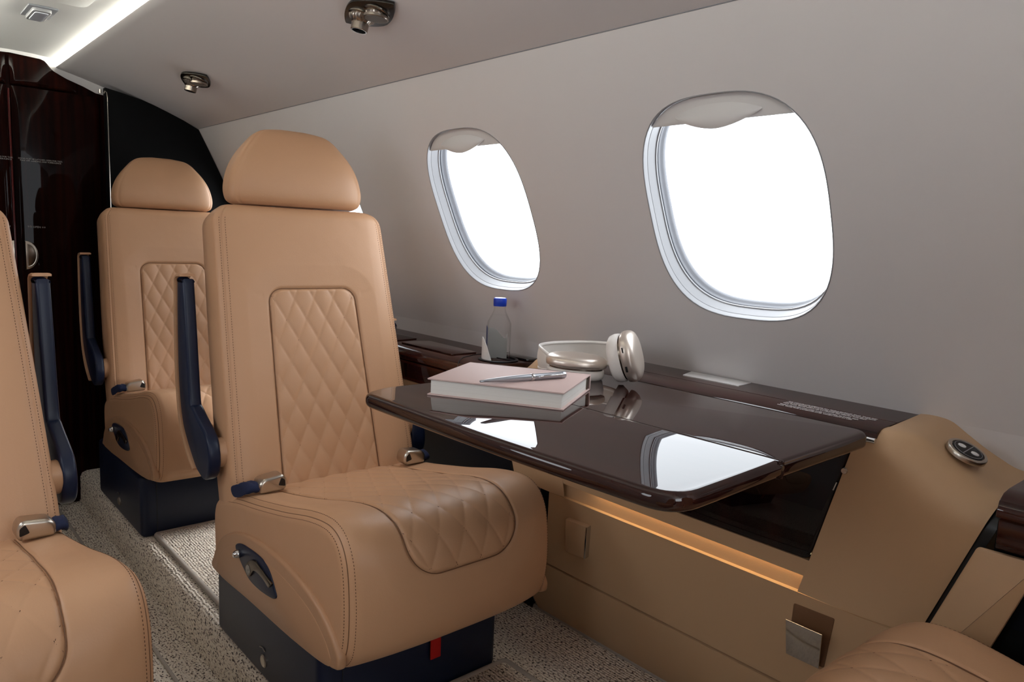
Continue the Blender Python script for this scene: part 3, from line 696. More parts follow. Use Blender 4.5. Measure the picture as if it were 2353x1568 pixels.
# ================================================================ WATER BOTTLE
bx, by, bz2 = 1.112, 1.302, 0.5680
BT = empty('water_bottle', (bx, by, bz2), 'clear plastic water bottle with a bright blue screw cap in the ledge cup holder', 'bottle')
sq = dict(seg=48, sup=5.0, xref=(math.cos(0.86), math.sin(0.86), 0))
def blathe(name, prof, m, label=None):
    V = []; F = []; SG = 48; x = Vector((math.cos(0.93), math.sin(0.93), 0)); y = Vector((-x.y, x.x, 0)); O = Vector((bx, by, bz2))
    for rr, h, sp in prof:
        for k in range(SG):
            an = 2 * math.pi * (k + 0.5) / SG; c_, s_ = math.cos(an), math.sin(an); q = (abs(c_) ** sp + abs(s_) ** sp) ** (-1 / sp)
            V.append(O + Vector((0, 0, h)) + x * c_ * q * rr + y * s_ * q * rr)
    for i in range(len(prof) - 1):
        for k in range(SG): F.append((i * SG + k, i * SG + (k + 1) % SG, (i + 1) * SG + (k + 1) % SG, (i + 1) * SG + k))
    F.append(tuple(range(SG))[::-1]); F.append(tuple((len(prof) - 1) * SG + k for k in range(SG)))
    return build(name, V, F, m, BT, True, 35, label)
blathe('bottle_body', [(0.022, 0, 6), (0.0262, 0.003, 6), (0.0272, 0.010, 6), (0.0272, 0.095, 6), (0.0268, 0.100, 5), (0.0235, 0.108, 3.5), (0.0180, 0.119, 2.4), (0.0160, 0.1235, 2), (0.0150, 0.1255, 2), (0.0135, 0.131, 2), (0.0128, 0.136, 2), (0.0145, 0.1365, 2), (0.0145, 0.138, 2), (0.0125, 0.1385, 2), (0.0125, 0.140, 2)], M['bottle'])
blathe('water', [(0.021, 0.0015, 6), (0.0250, 0.004, 6), (0.0258, 0.010, 6), (0.0258, 0.095, 6), (0.0254, 0.0995, 5), (0.0222, 0.1075, 3.5), (0.0172, 0.1175, 2.4), (0.0168, 0.118, 2.4)], M['water'])
cap = []
blathe('screw_cap', [(0.0146, 0.1385, 2), (0.0152, 0.1395, 2), (0.0154, 0.154, 2), (0.0145, 0.1568, 2), (0.0125, 0.1575, 2)], M['bluecap'])
blathe('cap_top', [(0.0122, 0.1574, 2), (0.0122, 0.1579, 2)], M['white'], 'pale disc on top of the cap')
xb_ = Vector((math.cos(0.93), math.sin(0.93), 0)); yb_ = Vector((-xb_.y, xb_.x, 0)); Ob = Vector((bx, by, bz2))
def label_patch(name, face, u0, u1, z0, z1, m, lab=None, zf=None):
    # curved decal lying on one face of the bottle
    V = []; F = []; NU = 10
    n_, t = face
    for i in range(NU + 1):
        uu = u0 + (u1 - u0) * i / NU
        zt = z1 if zf is None else zf(i / NU)
        for z in (z0, zt):
            for w in (0.0276, 0.0281): V.append(Ob + n_ * w + t * uu + Vector((0, 0, z)))
    for i in range(NU):
        a = i * 4; b = a + 4
        F += [(a, b, b + 2, a + 2), (a + 1, a + 3, b + 3, b + 1), (a, a + 1, b + 1, b), (a + 2, b + 2, b + 3, a + 3)]
    F += [(0, 2, 3, 1), (NU * 4, NU * 4 + 1, NU * 4 + 3, NU * 4 + 2)]
    return build(name, V, F, m, BT, False, 30, lab)
label_patch('label', (yb_, xb_), -0.019, 0.0245, 0.030, 0.090, M['bluelabel'], 'blue front label seen edge on')
label_patch('label_print', (yb_, xb_), -0.025, -0.0195, 0.012, 0.030, M['greenlabel'], 'small green label corner')
label_patch('label', (xb_, yb_), -0.0225, 0.0225, 0.004, 0.05, M['white'], 'white wave-topped label seen through the water', zf=lambda s: 0.056 + 0.028 * (0.5 - 0.5 * math.cos(math.pi * min(1, s * 1.25))) + 0.018 * max(0, 0.12 - s) / 0.12)
label_patch('label_print', (-yb_, xb_), 0.019, 0.0225, 0.004, 0.022, M['redlabel'], 'small red label corner')
# white curved paper sleeve standing in the cup holder beside the bottle
V = []; F = []
LN = empty('paper_sleeve', (bx, by, bz2), 'curved white paper sleeve standing in the cup holder left of the bottle', 'sleeve')
NSL = 30
for i in range(NSL + 1):
    a = math.radians(95 + 115 * i / NSL); s = i / NSL; hgt = 0.010 + 0.056 * math.sin(math.pi * min(1, s * 1.02)) ** 0.8
    for rr in (0.0372, 0.0384):
        for z in (0.0, hgt): V.append((bx + math.cos(a) * rr, by + math.sin(a) * rr, bz2 + z))
for i in range(NSL):
    a = i * 4; b = a + 4
    F += [(a, b, b + 1, a + 1), (a + 2, a + 3, b + 3, b + 2), (a + 1, b + 1, b + 3, a + 3), (a, a + 2, b + 2, b)]
build('sleeve_wall', V, F, M['white'], LN, True, 40)
# ================================================================ HEADPHONES
HP = empty('headphones', (0.985, 0.88, 0.6206), 'champagne and cream over-ear headphones resting on the table behind the notebook', 'headphones')
def ell_cup(O, n, lx, a, b, parts):
    n = Vector(n).normalized(); lx = Vector(lx); lx = (lx - n * lx.dot(n)).normalized(); ly = n.cross(lx)
    for nm, prof, m, sp, lab in parts:
        V = []; F = []; SG = 56
        for s, h in prof:
            for k in range(SG):
                an = 2 * math.pi * k / SG; c_, s_ = math.cos(an), math.sin(an); q = (abs(c_) ** sp + abs(s_) ** sp) ** (-1 / sp)
                V.append(Vector(O) + n * h + lx * c_ * q * a * s + ly * s_ * q * b * s)
        for i in range(len(prof) - 1):
            for k in range(SG): F.append((i * SG + k, i * SG + (k + 1) % SG, (i + 1) * SG + (k + 1) % SG, (i + 1) * SG + k))
        F.append(tuple(range(SG))[::-1]); F.append(tuple((len(prof) - 1) * SG + k for k in range(SG)))
        build(nm, V, F, m, HP, True, 45, lab)
    return lx, ly, n
shell = [(0.93, 0.0), (0.985, 0.002), (1.0, 0.006), (1.0, 0.010), (0.975, 0.015), (0.90, 0.0195), (0.75, 0.0225), (0.5, 0.0240), (0.25, 0.0245), (0.05, 0.0246)]
neck = [(0.88, -0.004), (0.88, 0.001)]
pad = [(0.50, -0.0245), (0.80, -0.0245), (0.90, -0.021), (0.945, -0.014), (0.93, -0.006), (0.88, -0.0035), (0.5, -0.003)]
parts = [('ear_cup', shell, M['gold'], 2.3, None), ('cup_ring', neck, M['darksteel'], 2.3, None), ('ear_cushion', pad, M['creamplastic'], 2.3, 'cream ear cushion')]
sc = 0.88
low_parts = [(a, [(s, h * sc) for s, h in p], m, sp, lb_) for a, p, m, sp, lb_ in parts]
ell_cup((0.953, 0.900, 0.6206 + 0.0216), (0.03, -0.03, 1), (0.75, -0.66, 0), 0.0545, 0.043, low_parts)
UO = Vector((0.996, 0.822, 0.6665)); un = Vector((0.42, -0.87, 0.26)).normalized()
lx, ly, nn2 = ell_cup(UO, un, (-0.28, 0.20, 0.94), 0.0450, 0.040, parts)
# port and holes on the rim facing the room
for (al, s1, s2, dp) in ((-0.012, 0.0015, 0.0050, 0), (0.020, 0.0006, 0.0060, 1)):
    c_ = UO + nn2 * 0.0065 + lx * al
    side_v = ly if ly.dot(Vector((-0.7, -0.7, 0))) > 0 else -ly
    q = (1 - (abs(al) / 0.0455) ** 2.3) ** (1 / 2.3) * 0.040
    P_ = c_ + side_v * (q + 0.0002)
    tube('port', [P_ - lx * s2, P_ + lx * s2], s1 + 0.0008, M['black'], HP, 8, flat=0.5)
# head band: ribbon standing on edge, cream knit inside with rails
path = catmull([(0.922, 0.918, 0), (0.926, 0.958, 0), (0.950, 0.990, 0), (0.995, 0.995, 0), (1.040, 0.970, 0), (1.060, 0.925, 0), (1.055, 0.880, 0), (1.035, 0.850, 0)], 8)
zlo = smoothcurve([0, 0.2, 0.5, 0.8, 1], [0.632, 0.628, 0.630, 0.634, 0.644], 6); zhi = smoothcurve([0, 0.12, 0.25, 0.5, 0.8, 1], [0.648, 0.662, 0.667, 0.669, 0.674, 0.676], 6)
n_ = len(path)
up_ = [Vector((p.x, p.y, zhi(i / (n_ - 1)))) for i, p in enumerate(path)]; lo_ = [Vector((p.x, p.y, zlo(i / (n_ - 1)))) for i, p in enumerate(path)]
V = []; F = []
for i in range(n_):
    a = path[max(i - 1, 0)]; b = path[min(i + 1, n_ - 1)]; t = (b - a).normalized(); nr = Vector((t.y, -t.x, 0))
    bow_ = 0.003
    for k in range(7):
        s = k / 6; V.append(lo_[i].lerp(up_[i], s) + nr * (0.0012 - bow_ * math.sin(math.pi * s)))
    for k in range(7):
        s = 1 - k / 6; V.append(lo_[i].lerp(up_[i], s) + nr * (-0.0012 - bow_ * math.sin(math.pi * s)))
for i in range(n_ - 1):
    for k in range(14): F.append((i * 14 + k, i * 14 + (k + 1) % 14, (i + 1) * 14 + (k + 1) % 14, (i + 1) * 14 + k))
build('head_band', V, F, M['cream'], HP, True, 60, 'cream woven mesh head band')
tube('band_rail', up_, 0.0032, M['creamplastic'], HP, 10); tube('band_rail', lo_, 0.0030, M['creamplastic'], HP, 10)
tube('band_stem', [Vector((0.922, 0.922, 0.640)), Vector((0.924, 0.935, 0.645)), up_[4].lerp(lo_[4], 0.5)], 0.004, M['steel'], HP, 10)
tube('band_stem', [up_[-1].lerp(lo_[-1], 0.5), Vector((1.022, 0.838, 0.672)), UO + Vector((0.018, 0.012, 0.012))], 0.004, M['steel'], HP, 10)
# ================================================================ CABIN SEATS
SX, SY = 0.735, 1.30
YT = Vector((0, 0.2400, 0.9708)); YN = Vector((0, -0.9708, 0.2400))   # backrest: up, front
BO = Vector((SX, 1.370, 0.290))
LB_ = 0.645
def hw_back(t):
    w = float(np.interp(t, [0, 0.1, 0.35, 0.60, LB_], [0.214, 0.214, 0.206, 0.1965, 0.194]))
    e = LB_ - t
    if e < 0.042: w -= 0.042 - math.sqrt(max(0, 0.042 ** 2 - (0.042 - e) ** 2)) if e > 0 else 0.042
    if t < 0.03: w -= 0.02 * (1 - math.sqrt(max(0, 1 - (1 - t / 0.03) ** 2)))
    return w
def hh_back(t):
    h = float(np.interp(t, [0, LB_], [0.060, 0.050])); e = LB_ - t
    if e < 0.030: h -= (h - 0.014) * (1 - math.sqrt(max(0, 1 - (1 - max(e, 0) / 0.030) ** 2)))
    if t < 0.03: h -= 0.03 * (1 - math.sqrt(max(0, 1 - (1 - t / 0.03) ** 2)))
    return h
QB_T = 0.4625
def qb_sdf(s, t):                            # quilt panel on the backrest, <0 inside
    hw = 0.1135 - (0.1135 - 0.099) * min(max(t, 0) / QB_T, 1)
    dx = abs(s) - hw; dy = t - QB_T; rc = 0.030
    qx, qy = dx + rc, dy + rc
    return math.hypot(max(qx, 0), max(qy, 0)) + min(max(qx, qy), 0) - rc
def puff(a, b):                              # pillowed diamond
    return (abs(math.sin(math.pi * a)) * abs(math.sin(math.pi * b))) ** 0.34
def g_back(s, t):
    d = qb_sdf(s, t); g = -0.0032 * math.exp(-(d / 0.0030) ** 2)
    if d < 0:
        k = min(1, -d / 0.006); a = s / 0.045 + t / 0.088; b = s / 0.045 - t / 0.088
        g += 0.0040 * k * puff(a, b) - 0.001
    else:
        g += 0.0035 * min(1, d / 0.05)
    se = abs(s) - (hw_back(t) - 0.0155)
    g += -0.0028 * math.exp(-(se / 0.0020) ** 2) - 0.0006 * (math.exp(-((se + 0.006) / 0.0012) ** 2))
    # soft creases fanning from the quilt corners
    cx_ = abs(s) - 0.112; cy_ = t - 0.448
    rr_ = math.hypot(cx_, cy_)
    g += -0.0006 * math.exp(-((cy_ - 0.25 * cx_) / 0.006) ** 2) * math.exp(-(rr_ / 0.03) ** 2) * (1 if cx_ > 0 else 0)
    return g
PEXP = 6.5
def back_pt(s, t, front=True, disp=True):
    w, h = hw_back(t), hh_back(t); q = max(0.0, 1 - min(1, abs(s) / w) ** PEXP) ** (1 / PEXP)
    n = h * q
    if not front: n = -n * 0.9
    elif disp: n += g_back(s, t) * q
    # centre hollow, side bolsters slightly proud
    if front: n += (0.004 * (min(abs(s) / 0.15, 1)) ** 2 - 0.004) * q
    return BO + Vector((s, 0, 0)) + YT * t + YN * (n - 0.055)
def sside(N):                                # -1..1 samples, denser at the ends
    a = np.linspace(-1, 1, N); return np.sign(a) * (1 - (1 - np.abs(a)) ** 1.0) if False else np.sin(a * math.pi / 2 * 0.98) * 0.35 / math.sin(math.pi / 2 * 0.98) + a * 0.65
def make_backrest(parent):
    NT, NF, NB = 270, 190, 26
    ts = np.concatenate([np.linspace(0, 0.03, 8)[:-1], np.linspace(0.03, LB_ - 0.03, NT), LB_ - 0.03 * (1 - np.sin(np.linspace(0, math.pi / 2, 14)[1:]))])
    fs = sside(NF); V = []; F = []
    fs[0], fs[-1] = -1, 1
    for t in ts:
        w = hw_back(t)
        for s in fs: V.append(back_pt(s * w, t))
        for s in np.linspace(1, -1, NB + 2)[1:-1]:
            ss = math.copysign(1 - (1 - abs(s)) ** 1.6, s); V.append(back_pt(ss * w, t, False))
    R_ = NF + NB
    for i in range(len(ts) - 1):
        for k in range(R_): F.append((i * R_ + k, i * R_ + (k + 1) % R_, (i + 1) * R_ + (k + 1) % R_, (i + 1) * R_ + k))
    F.append(tuple(range(R_))[::-1]); F.append(tuple((len(ts) - 1) * R_ + k for k in range(R_)))
    return build('backrest', V, F, M['leather'], parent, True, 70)
def make_headrest(parent):
    O = BO + YT * (LB_ + 0.0) + Vector((0, 0, 0))
    wf = smoothcurve([0, 0.006, 0.016, 0.035, 0.060, 0.085, 0.110, 0.132, 0.150, 0.161, 0.167], [0.136, 0.147, 0.152, 0.1535, 0.149, 0.140, 0.125, 0.107, 0.090, 0.070, 0.035], 8)
    hf = smoothcurve([0, 0.006, 0.016, 0.035, 0.060, 0.085, 0.110, 0.132, 0.150, 0.161, 0.167], [0.022, 0.034, 0.043, 0.048, 0.049, 0.047, 0.042, 0.034, 0.024, 0.014, 0.004], 8)
    HT = 0.167; NT, NF = 70, 90; V = []; F = []
    up = Vector((0, 0.10, 0.995)); fn = Vector((0, -0.995, 0.10))
    ts = HT * (1 - np.cos(np.linspace(0, math.pi, NT))) / 2
    for t in ts:
        w, h = wf(t), hf(t); p = 3.3
        for k in range(NF * 2):
            an = 2 * math.pi * (k + 0.5) / (NF * 2); c_, s_ = math.cos(an), math.sin(an)
            q = (abs(c_) ** p + abs(s_) ** p) ** (-1 / p); s = w * c_ * q; n = h * s_ * q
            n += 0.006 * (s / 0.15) ** 2 * (1 if n > 0 else 0)
            g = 0
            if n > 0.2 * h:
                e = abs(s) - w * 0.925; g = -0.0022 * math.exp(-(e / 0.0022) ** 2)
            V.append(O + Vector((s, 0, 0)) + up * (t - 0.002) + fn * (n + g - 0.050))
    R_ = NF * 2
    for i in range(len(ts) - 1):
        for k in range(R_): F.append((i * R_ + k, i * R_ + (k + 1) % R_, (i + 1) * R_ + (k + 1) % R_, (i + 1) * R_ + k))
    F.append(tuple(range(R_))[::-1]); F.append(tuple((len(ts) - 1) * R_ + k for k in range(R_)))
    return build('headrest', V, F, M['leather'], parent, True, 70)
CP_ = catmull([(1.500, 0.200, 0), (1.500, 0.285, 0), (1.47, 0.322, 0), (1.38, 0.348, 0), (1.28, 0.366, 0), (1.17, 0.388, 0), (1.07, 0.411, 0), (1.005, 0.417, 0), (0.955, 0.403, 0), (0.924, 0.368, 0), (0.912, 0.315, 0), (0.911, 0.260, 0), (0.919, 0.222, 0), (0.937, 0.200, 0), (0.972, 0.184, 0), (1.05, 0.175, 0)], 14)
CP = resample(CP_, 330); NCP = len(CP)
CL = [0]
for a, b in zip(CP, CP[1:]): CL.append(CL[-1] + (b - a).length)
CNn = []
for i in range(NCP):
    t = (CP[min(i + 1, NCP - 1)] - CP[max(i - 1, 0)]).normalized(); CNn.append(Vector((-t.y, t.x, 0)))
if CNn[NCP // 3].y < 0: CNn = [-n for n in CNn]
def cp_at(l):
    i = min(int(l / CL[-1] * (NCP - 1)), NCP - 2); f_ = (l - CL[i]) / (CL[i + 1] - CL[i]); return CP[i].lerp(CP[i + 1], f_), CNn[i].lerp(CNn[i + 1], f_).normalized()
CW = 0.215
LQ = None
for i in range(NCP):
    if CP[i].y < 0.325 and CP[i].x < 0.95: LQ = CL[i]; break
LQ0 = 0.10
def qc_sdf(s, l):
    x = (l - LQ0) / (LQ - LQ0)
    hw = float(np.interp(x, [0, 0.45, 0.72, 0.85, 1.0], [0.146, 0.136, 0.122, 0.116, 0.112])); dx = abs(s) - hw; dy = l - LQ; rc = 0.058
    qx, qy = dx + rc, dy + rc
    return math.hypot(max(qx, 0), max(qy, 0)) + min(max(qx, qy), 0) - rc
def g_cush(s, l):
    d = qc_sdf(s, l); g = -0.0034 * math.exp(-(d / 0.0030) ** 2)
    if d < 0:
        k = min(1, -d / 0.007); a = s / 0.0515 + l / 0.104 + 0.3; b = s / 0.0515 - l / 0.104 - 0.3
        g += 0.0026 * k * puff(a, b) - 0.0012
    else: g += 0.0045 * min(1, d / 0.05)
    return g
def cush_pt(s, l, disp=True):
    p, n = cp_at(l); e = max(0.0, (abs(s) - (CW - 0.026)) / 0.026); ins = 0.026 * (1 - math.sqrt(max(0, 1 - min(e, 1) ** 2)))
    g = g_cush(s, l) if disp else 0
    se = abs(s) - (CW - 0.0075); g += -0.0026 * math.exp(-(se / 0.0018) ** 2)
    q = n * (g - ins)
    y, z = p.x + q.x, p.y + q.y
    fr_ = min(max((1.02 - y) / 0.11, 0), 1)
    y += 0.030 * (abs(s) / CW) ** 3 * fr_ - 0.002
    z -= 0.014 * (abs(s) / CW) ** 2 * (1 - fr_) * 0.4
    return Vector((SX + s, y, z))
def make_cushion(parent):
    NSx = 208; a = np.linspace(-1, 1, NSx - 24); inner = a * (CW - 0.026)
    ends = (CW - 0.026) + 0.026 * np.sin(np.linspace(0, math.pi / 2, 13)[1:]); ss = np.concatenate([-ends[::-1], inner, ends])
    V = []; F = []
    MB = 8
    for s in ss:
        first = None
        for i in range(NCP): V.append(cush_pt(s, CL[i]))
        A = V[-1]; B = V[-NCP]
        for k in range(1, MB + 1):
            t = k / (MB + 1); V.append(Vector((SX + s, A.y + (1.49 - A.y) * t, 0.168 + (0.0 if t < 0.9 else 0.01))))
    R_ = NCP + MB
    for i in range(len(ss) - 1):
        for k in range(R_): F.append((i * R_ + k, i * R_ + (k + 1) % R_, (i + 1) * R_ + (k + 1) % R_, (i + 1) * R_ + k))
    F.append(tuple(range(R_))[::-1]); F.append(tuple((len(ss) - 1) * R_ + k for k in range(R_)))
    return build('seat_cushion', V, F, M['leather'], parent, True, 55)
def make_stitches(parent, paths, name='stitching'):
    V = []; F = []
    for pts in paths:
        L = 0; nxt = 0.003
        for a, b in zip(pts, pts[1:]):
            pa, na = a; pb, nb_ = b; d = (pb - pa).length
            if d < 1e-9: continue
            while nxt < L + d:
                f_ = (nxt - L) / d; p = pa.lerp(pb, f_); n = na.lerp(nb_, f_).normalized(); t = (pb - pa).normalized(); sd_ = n.cross(t).normalized()
                c = len(V)
                for dz in (-0.0006, 0.0004):
                    for (i, j) in ((-1, -1), (1, -1), (1, 1), (-1, 1)): V.append(p + t * i * 0.0013 + sd_ * j * 0.00045 + n * dz)
                F += [(c + 4, c + 5, c + 6, c + 7), (c, c + 1, c + 5, c + 4), (c + 1, c + 2, c + 6, c + 5), (c + 2, c + 3, c + 7, c + 6), (c + 3, c, c + 4, c + 7)]
                nxt += 0.0052
            L += d
    o = build(name, V, F, M['stitch'], parent, False, 30); o['kind'] = 'stuff'
    return o
def surf_n(fn, s, t, e=0.002):
    a = fn(s + e, t) - fn(s - e, t); b = fn(s, t + e) - fn(s, t - e); n = a.cross(b)
    return n.normalized()
def back_stitch(parent):
    paths = []
    fn = lambda s, t: back_pt(s, t, True, False)
    real = lambda s, t: back_pt(s, t, True, True)
    for sg in (1, -1):
        for off in (0.0095, 0.0215):
            if off < 0.012: off = 0.0105
            pts = []
            for t in np.linspace(0.04, LB_ - 0.035, 160):
                s = sg * (hw_back(t) - off); n = surf_n(fn, s, t); n = n if n.y < 0 else -n; pts.append((real(s, t), n))
            paths.append(pts)
    # diamonds
    for fam in (1, -1):
        for k in range(-14, 15):
            seg = []
            for t in np.linspace(0.0, QB_T, 230):
                s = fam * (0.045 * (k - fam * 0) - 0.045 * t / 0.088)
                if qb_sdf(s, t) < -0.002:
                    n = surf_n(fn, s, t); n = n if n.y < 0 else -n; seg.append((real(s, t), n))
                elif seg: paths.append(seg); seg = []
            if len(seg) > 1: paths.append(seg)
    return make_stitches(parent, paths)
def cush_stitch(parent):
    paths = []; fn = lambda s, l: cush_pt(s, l, False)
    def nrm(s, l):
        l2 = min(max(l, 0.004), CL[-1] - 0.004); n = surf_n(fn, s, l2); p, cn = cp_at(l2); ref = Vector((0, cn.x, cn.y)); return n if n.dot(ref) > 0 else -n
    for sg in (1, -1):
        for off in (0.0022, 0.0145):
            paths.append([(cush_pt(sg * (CW - off), l), nrm(sg * (CW - off), l)) for l in np.linspace(0.16, CL[-1] - 0.1, 200)])
    for fam in (1, -1):
        for k in range(-16, 17):
            seg = []
            for l in np.linspace(LQ0, LQ, 230):
                s = fam * 0.0515 * (k - l / 0.104 - 0.3)
                if qc_sdf(s, l) < -0.002: seg.append((cush_pt(s, l), nrm(s, l)))
                elif seg: paths.append(seg); seg = []
            if len(seg) > 1: paths.append(seg)
    return make_stitches(parent, paths)
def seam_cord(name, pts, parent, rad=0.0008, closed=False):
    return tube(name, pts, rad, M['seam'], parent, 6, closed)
def seams(parent):
    # quilt boundary on the backrest
    pts = []
    for t in np.linspace(0.02, QB_T - 0.030, 60): pts.append((-(0.1135 - 0.0145 * t / QB_T), t))
    hw = 0.099
    for k in range(13):
        a = math.pi / 2 * k / 12; pts.append((-(hw + 0.0008) + 0.030 - 0.030 * math.cos(a), QB_T - 0.030 + 0.030 * math.sin(a)))
    for s_ in np.linspace(-hw + 0.034, 0, 16): pts.append((s_, QB_T))
    full = pts + [(-a, b) for a, b in reversed(pts[:-1])]
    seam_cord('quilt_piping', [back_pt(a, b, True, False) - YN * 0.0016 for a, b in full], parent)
    for sg in (1, -1):
        seam_cord('side_seam', [back_pt(sg * (hw_back(t) - 0.0155), t, True, False) + Vector((sg * 0.0004, 0.0006, 0)) for t in np.linspace(0.035, LB_ - 0.03, 90)], parent, 0.0009)
    # quilt boundary on the cushion
    pts = []
    hwf = lambda l: float(np.interp((l - LQ0) / (LQ - LQ0), [0, 0.45, 0.72, 0.85, 1.0], [0.146, 0.136, 0.122, 0.116, 0.112]))
    for l in np.linspace(LQ0, LQ - 0.058, 70): pts.append((-hwf(l), l))
    w0, w1 = hwf(LQ - 0.058), hwf(LQ)
    for k in range(17):
        a = math.pi / 2 * k / 16; wk = w0 + (w1 - w0) * math.sin(a); pts.append((-wk + 0.058 - 0.058 * math.cos(a), LQ - 0.058 + 0.058 * math.sin(a)))
    for s_ in np.linspace(-w1 + 0.062, 0, 12): pts.append((s_, LQ))
    full = pts + [(-a, b) for a, b in reversed(pts[:-1])]
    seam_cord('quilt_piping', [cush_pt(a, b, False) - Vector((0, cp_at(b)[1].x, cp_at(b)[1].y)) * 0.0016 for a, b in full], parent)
    for sg in (1, -1):
        seam_cord('side_seam', [cush_pt(sg * (CW - 0.0075), l) for l in np.linspace(0.13, CL[-1] - 0.08, 110)], parent, 0.0009)
def make_seat(label):
    R0 = empty('cabin_seat', (SX, SY, 0), label, 'seat', 'tan quilted leather cabin seats'); del R0['group']
    bk_ = make_backrest(R0); back_stitch(R0)
    hr = make_headrest(R0)
    for s in (-0.05, 0.05): tube('headrest_post', [BO + YT * (LB_ - 0.03) + Vector((s, 0, 0)) - YN * 0.055, BO + YT * (LB_ + 0.04) + Vector((s, 0, 0)) - YN * 0.055], 0.006, M['steel'], R0, 10)
    cu_ = make_cushion(R0); cush_stitch(R0)
    seams(R0)
    # back shell
    prism('back_shell', rounded([(-0.198, 0.04), (0.198, 0.04), (0.184, 0.60), (-0.184, 0.60)], 0.04, 6), lambda a, b, w: BO + Vector((a, 0, 0)) + YT * b - YN * w, 0.095, 0.118, M['shroud'], R0, 0.008, 3)
    # pedestal base
    fb = rounded([(0.540, 1.054), (0.930, 1.054), (0.930, 1.545), (0.540, 1.545)], [0.022, 0.022, 0.03, 0.03], 6)
    base = prism('pedestal', fb, XY, 0.0, 0.172, M['navy'], R0, 0.010, 3)
    tube('pedestal_joint', [(0.580, 1.0535, 0.004), (0.580, 1.0535, 0.166)], 0.0008, M['black'], R0, 6)
    # side shroud
    sho = [(1.475, 0.160), (1.474, 0.195), (1.440, 0.238), (1.39, 0.268), (1.335, 0.286), (1.27, 0.297), (1.20, 0.300), (1.13, 0.297), (1.07, 0.288), (1.02, 0.274), (0.982, 0.254), (0.955, 0.230), (0.944, 0.208), (0.965, 0.190), (1.10, 0.176), (1.30, 0.168)]
    sho = [(p.x, p.y) for p in catmull([(a, b, 0) for a, b in sho], 5, True)]
    for sx in (-1, 1):
        a = SX + sx * 0.206; b = SX + sx * 0.2225
        prism('side_shroud', sho, YZ, a, b, M['shroud'], R0, 0.006, 4)
        inner_ = [(1.28 + (y - 1.28) * 0.90 - 0.01, 0.178 + (z - 0.178) * 0.80) for y, z in sho]
        prism('shroud_inset', inner_, YZ, SX + sx * 0.214, SX + sx * 0.2235, M['shroud'], R0, 0.002, 2)
    # control plate with recline lever (aisle side)
    xo = SX - 0.2230
    k_ = 0.9885
    def scl(L): return [((y * k_), (z - H) * k_ + H) for y, z in L]
    plate = scl([(1.357, 0.256), (1.335, 0.264), (1.300, 0.268), (1.262, 0.270), (1.232, 0.268), (1.208, 0.260), (1.191, 0.245), (1.180, 0.231), (1.175, 0.223), (1.182, 0.216), (1.201, 0.211), (1.249, 0.206), (1.293, 0.208), (1.319, 0.219), (1.335, 0.228), (1.359, 0.245)])
    plate = [(p.x, p.y) for p in catmull([(a, b, 0) for a, b in plate], 4, True)]
    cp = prism('control_plate', plate, YZ, xo + 0.001, xo - 0.003, M['navy'], R0, 0.0012, 2)
    lev = scl([(1.302, 0.231), (1.290, 0.246), (1.275, 0.255), (1.259, 0.2585), (1.242, 0.255), (1.218, 0.250), (1.189, 0.2435), (1.191, 0.237), (1.199, 0.232), (1.218, 0.238), (1.242, 0.241), (1.262, 0.239), (1.272, 0.231), (1.284, 0.219), (1.299, 0.221)])
    lev = [(p.x, p.y) for p in catmull([(a, b, 0) for a, b in lev], 4, True)]
    prism('recline_lever', lev, YZ, xo - 0.002, xo - 0.0075, M['darksteel'], R0, 0.001, 2)
    hole = scl([(1.296, 0.236), (1.284, 0.242), (1.276, 0.232), (1.286, 0.222), (1.296, 0.225)])
    hole = [(p.x, p.y) for p in catmull([(a, b, 0) for a, b in hole], 4, True)]
    prism('lever_eye', hole, YZ, xo - 0.007, xo - 0.0080, M['blackgloss'], R0, 0.0002, 1)
    prf = [(0.0075, 0), (0.0085, 0.002), (0.0085, 0.006), (0.0070, 0.010), (0.0045, 0.0135), (0.001, 0.014)]
    lathe('release_knob', prf, (xo - 0.002, 1.327 * k_ + 0.012, 0.2505), (-1, 0, 0), M['chrome'], R0, 10)
    # key socket in the pedestal side
    lathe('key_socket', [(0.0125, 0), (0.0125, 0.002), (0.0105, 0.0035), (0.0085, 0.0025), (0.001, 0.0020)], (0.540, 1.285, 0.040), (-1, 0, 0), M['steel'], R0, 28)
    tube('socket_mark', [(0.5385, 1.302, 0.062), (0.5385, 1.290, 0.0655), (0.5385, 1.278, 0.062)], 0.0011, M['steel'], R0, 6)
    # red tag below the cushion
    tg = box('pull_tag', (0.760, 1.0475, 0.075), (0.783, 1.0505, 0.182), M['redtag'], R0, 0.0008, label='red webbing tag')
    # armrests
    for sx in (-1, 1):
        xA = SX + sx * (0.247 if sx < 0 else 0.262); xB = SX + sx * 0.2225; dz0 = 0.0 if sx < 0 else -0.03                    # outer / inner faces
        dz_ = 0.0 if sx < 0 else -0.08
        blue = [(1.452, 0.362), (1.478, 0.366), (1.508, 0.381), (1.560, 0.430), (1.583, 0.470), (1.597, 0.540), (1.600, 0.640), (1.596, 0.746), (1.588, 0.751), (1.566, 0.751), (1.560, 0.744), (1.547, 0.650), (1.530, 0.515), (1.515, 0.495), (1.448, 0.460), (1.428, 0.440), (1.420, 0.410), (1.428, 0.380)]
        blue = [(a, b + dz0 + (dz_ if b > 0.5 else 0)) for a, b in blue]
        blue = [(p.x, p.y) for p in catmull([(a, b, 0) for a, b in blue], 4, True)]
        ar = prism('armrest', blue, YZ, xA, xB, M['navy'], R0, 0.006, 4)
        ORG[ar.name] = ORG[R0.name]
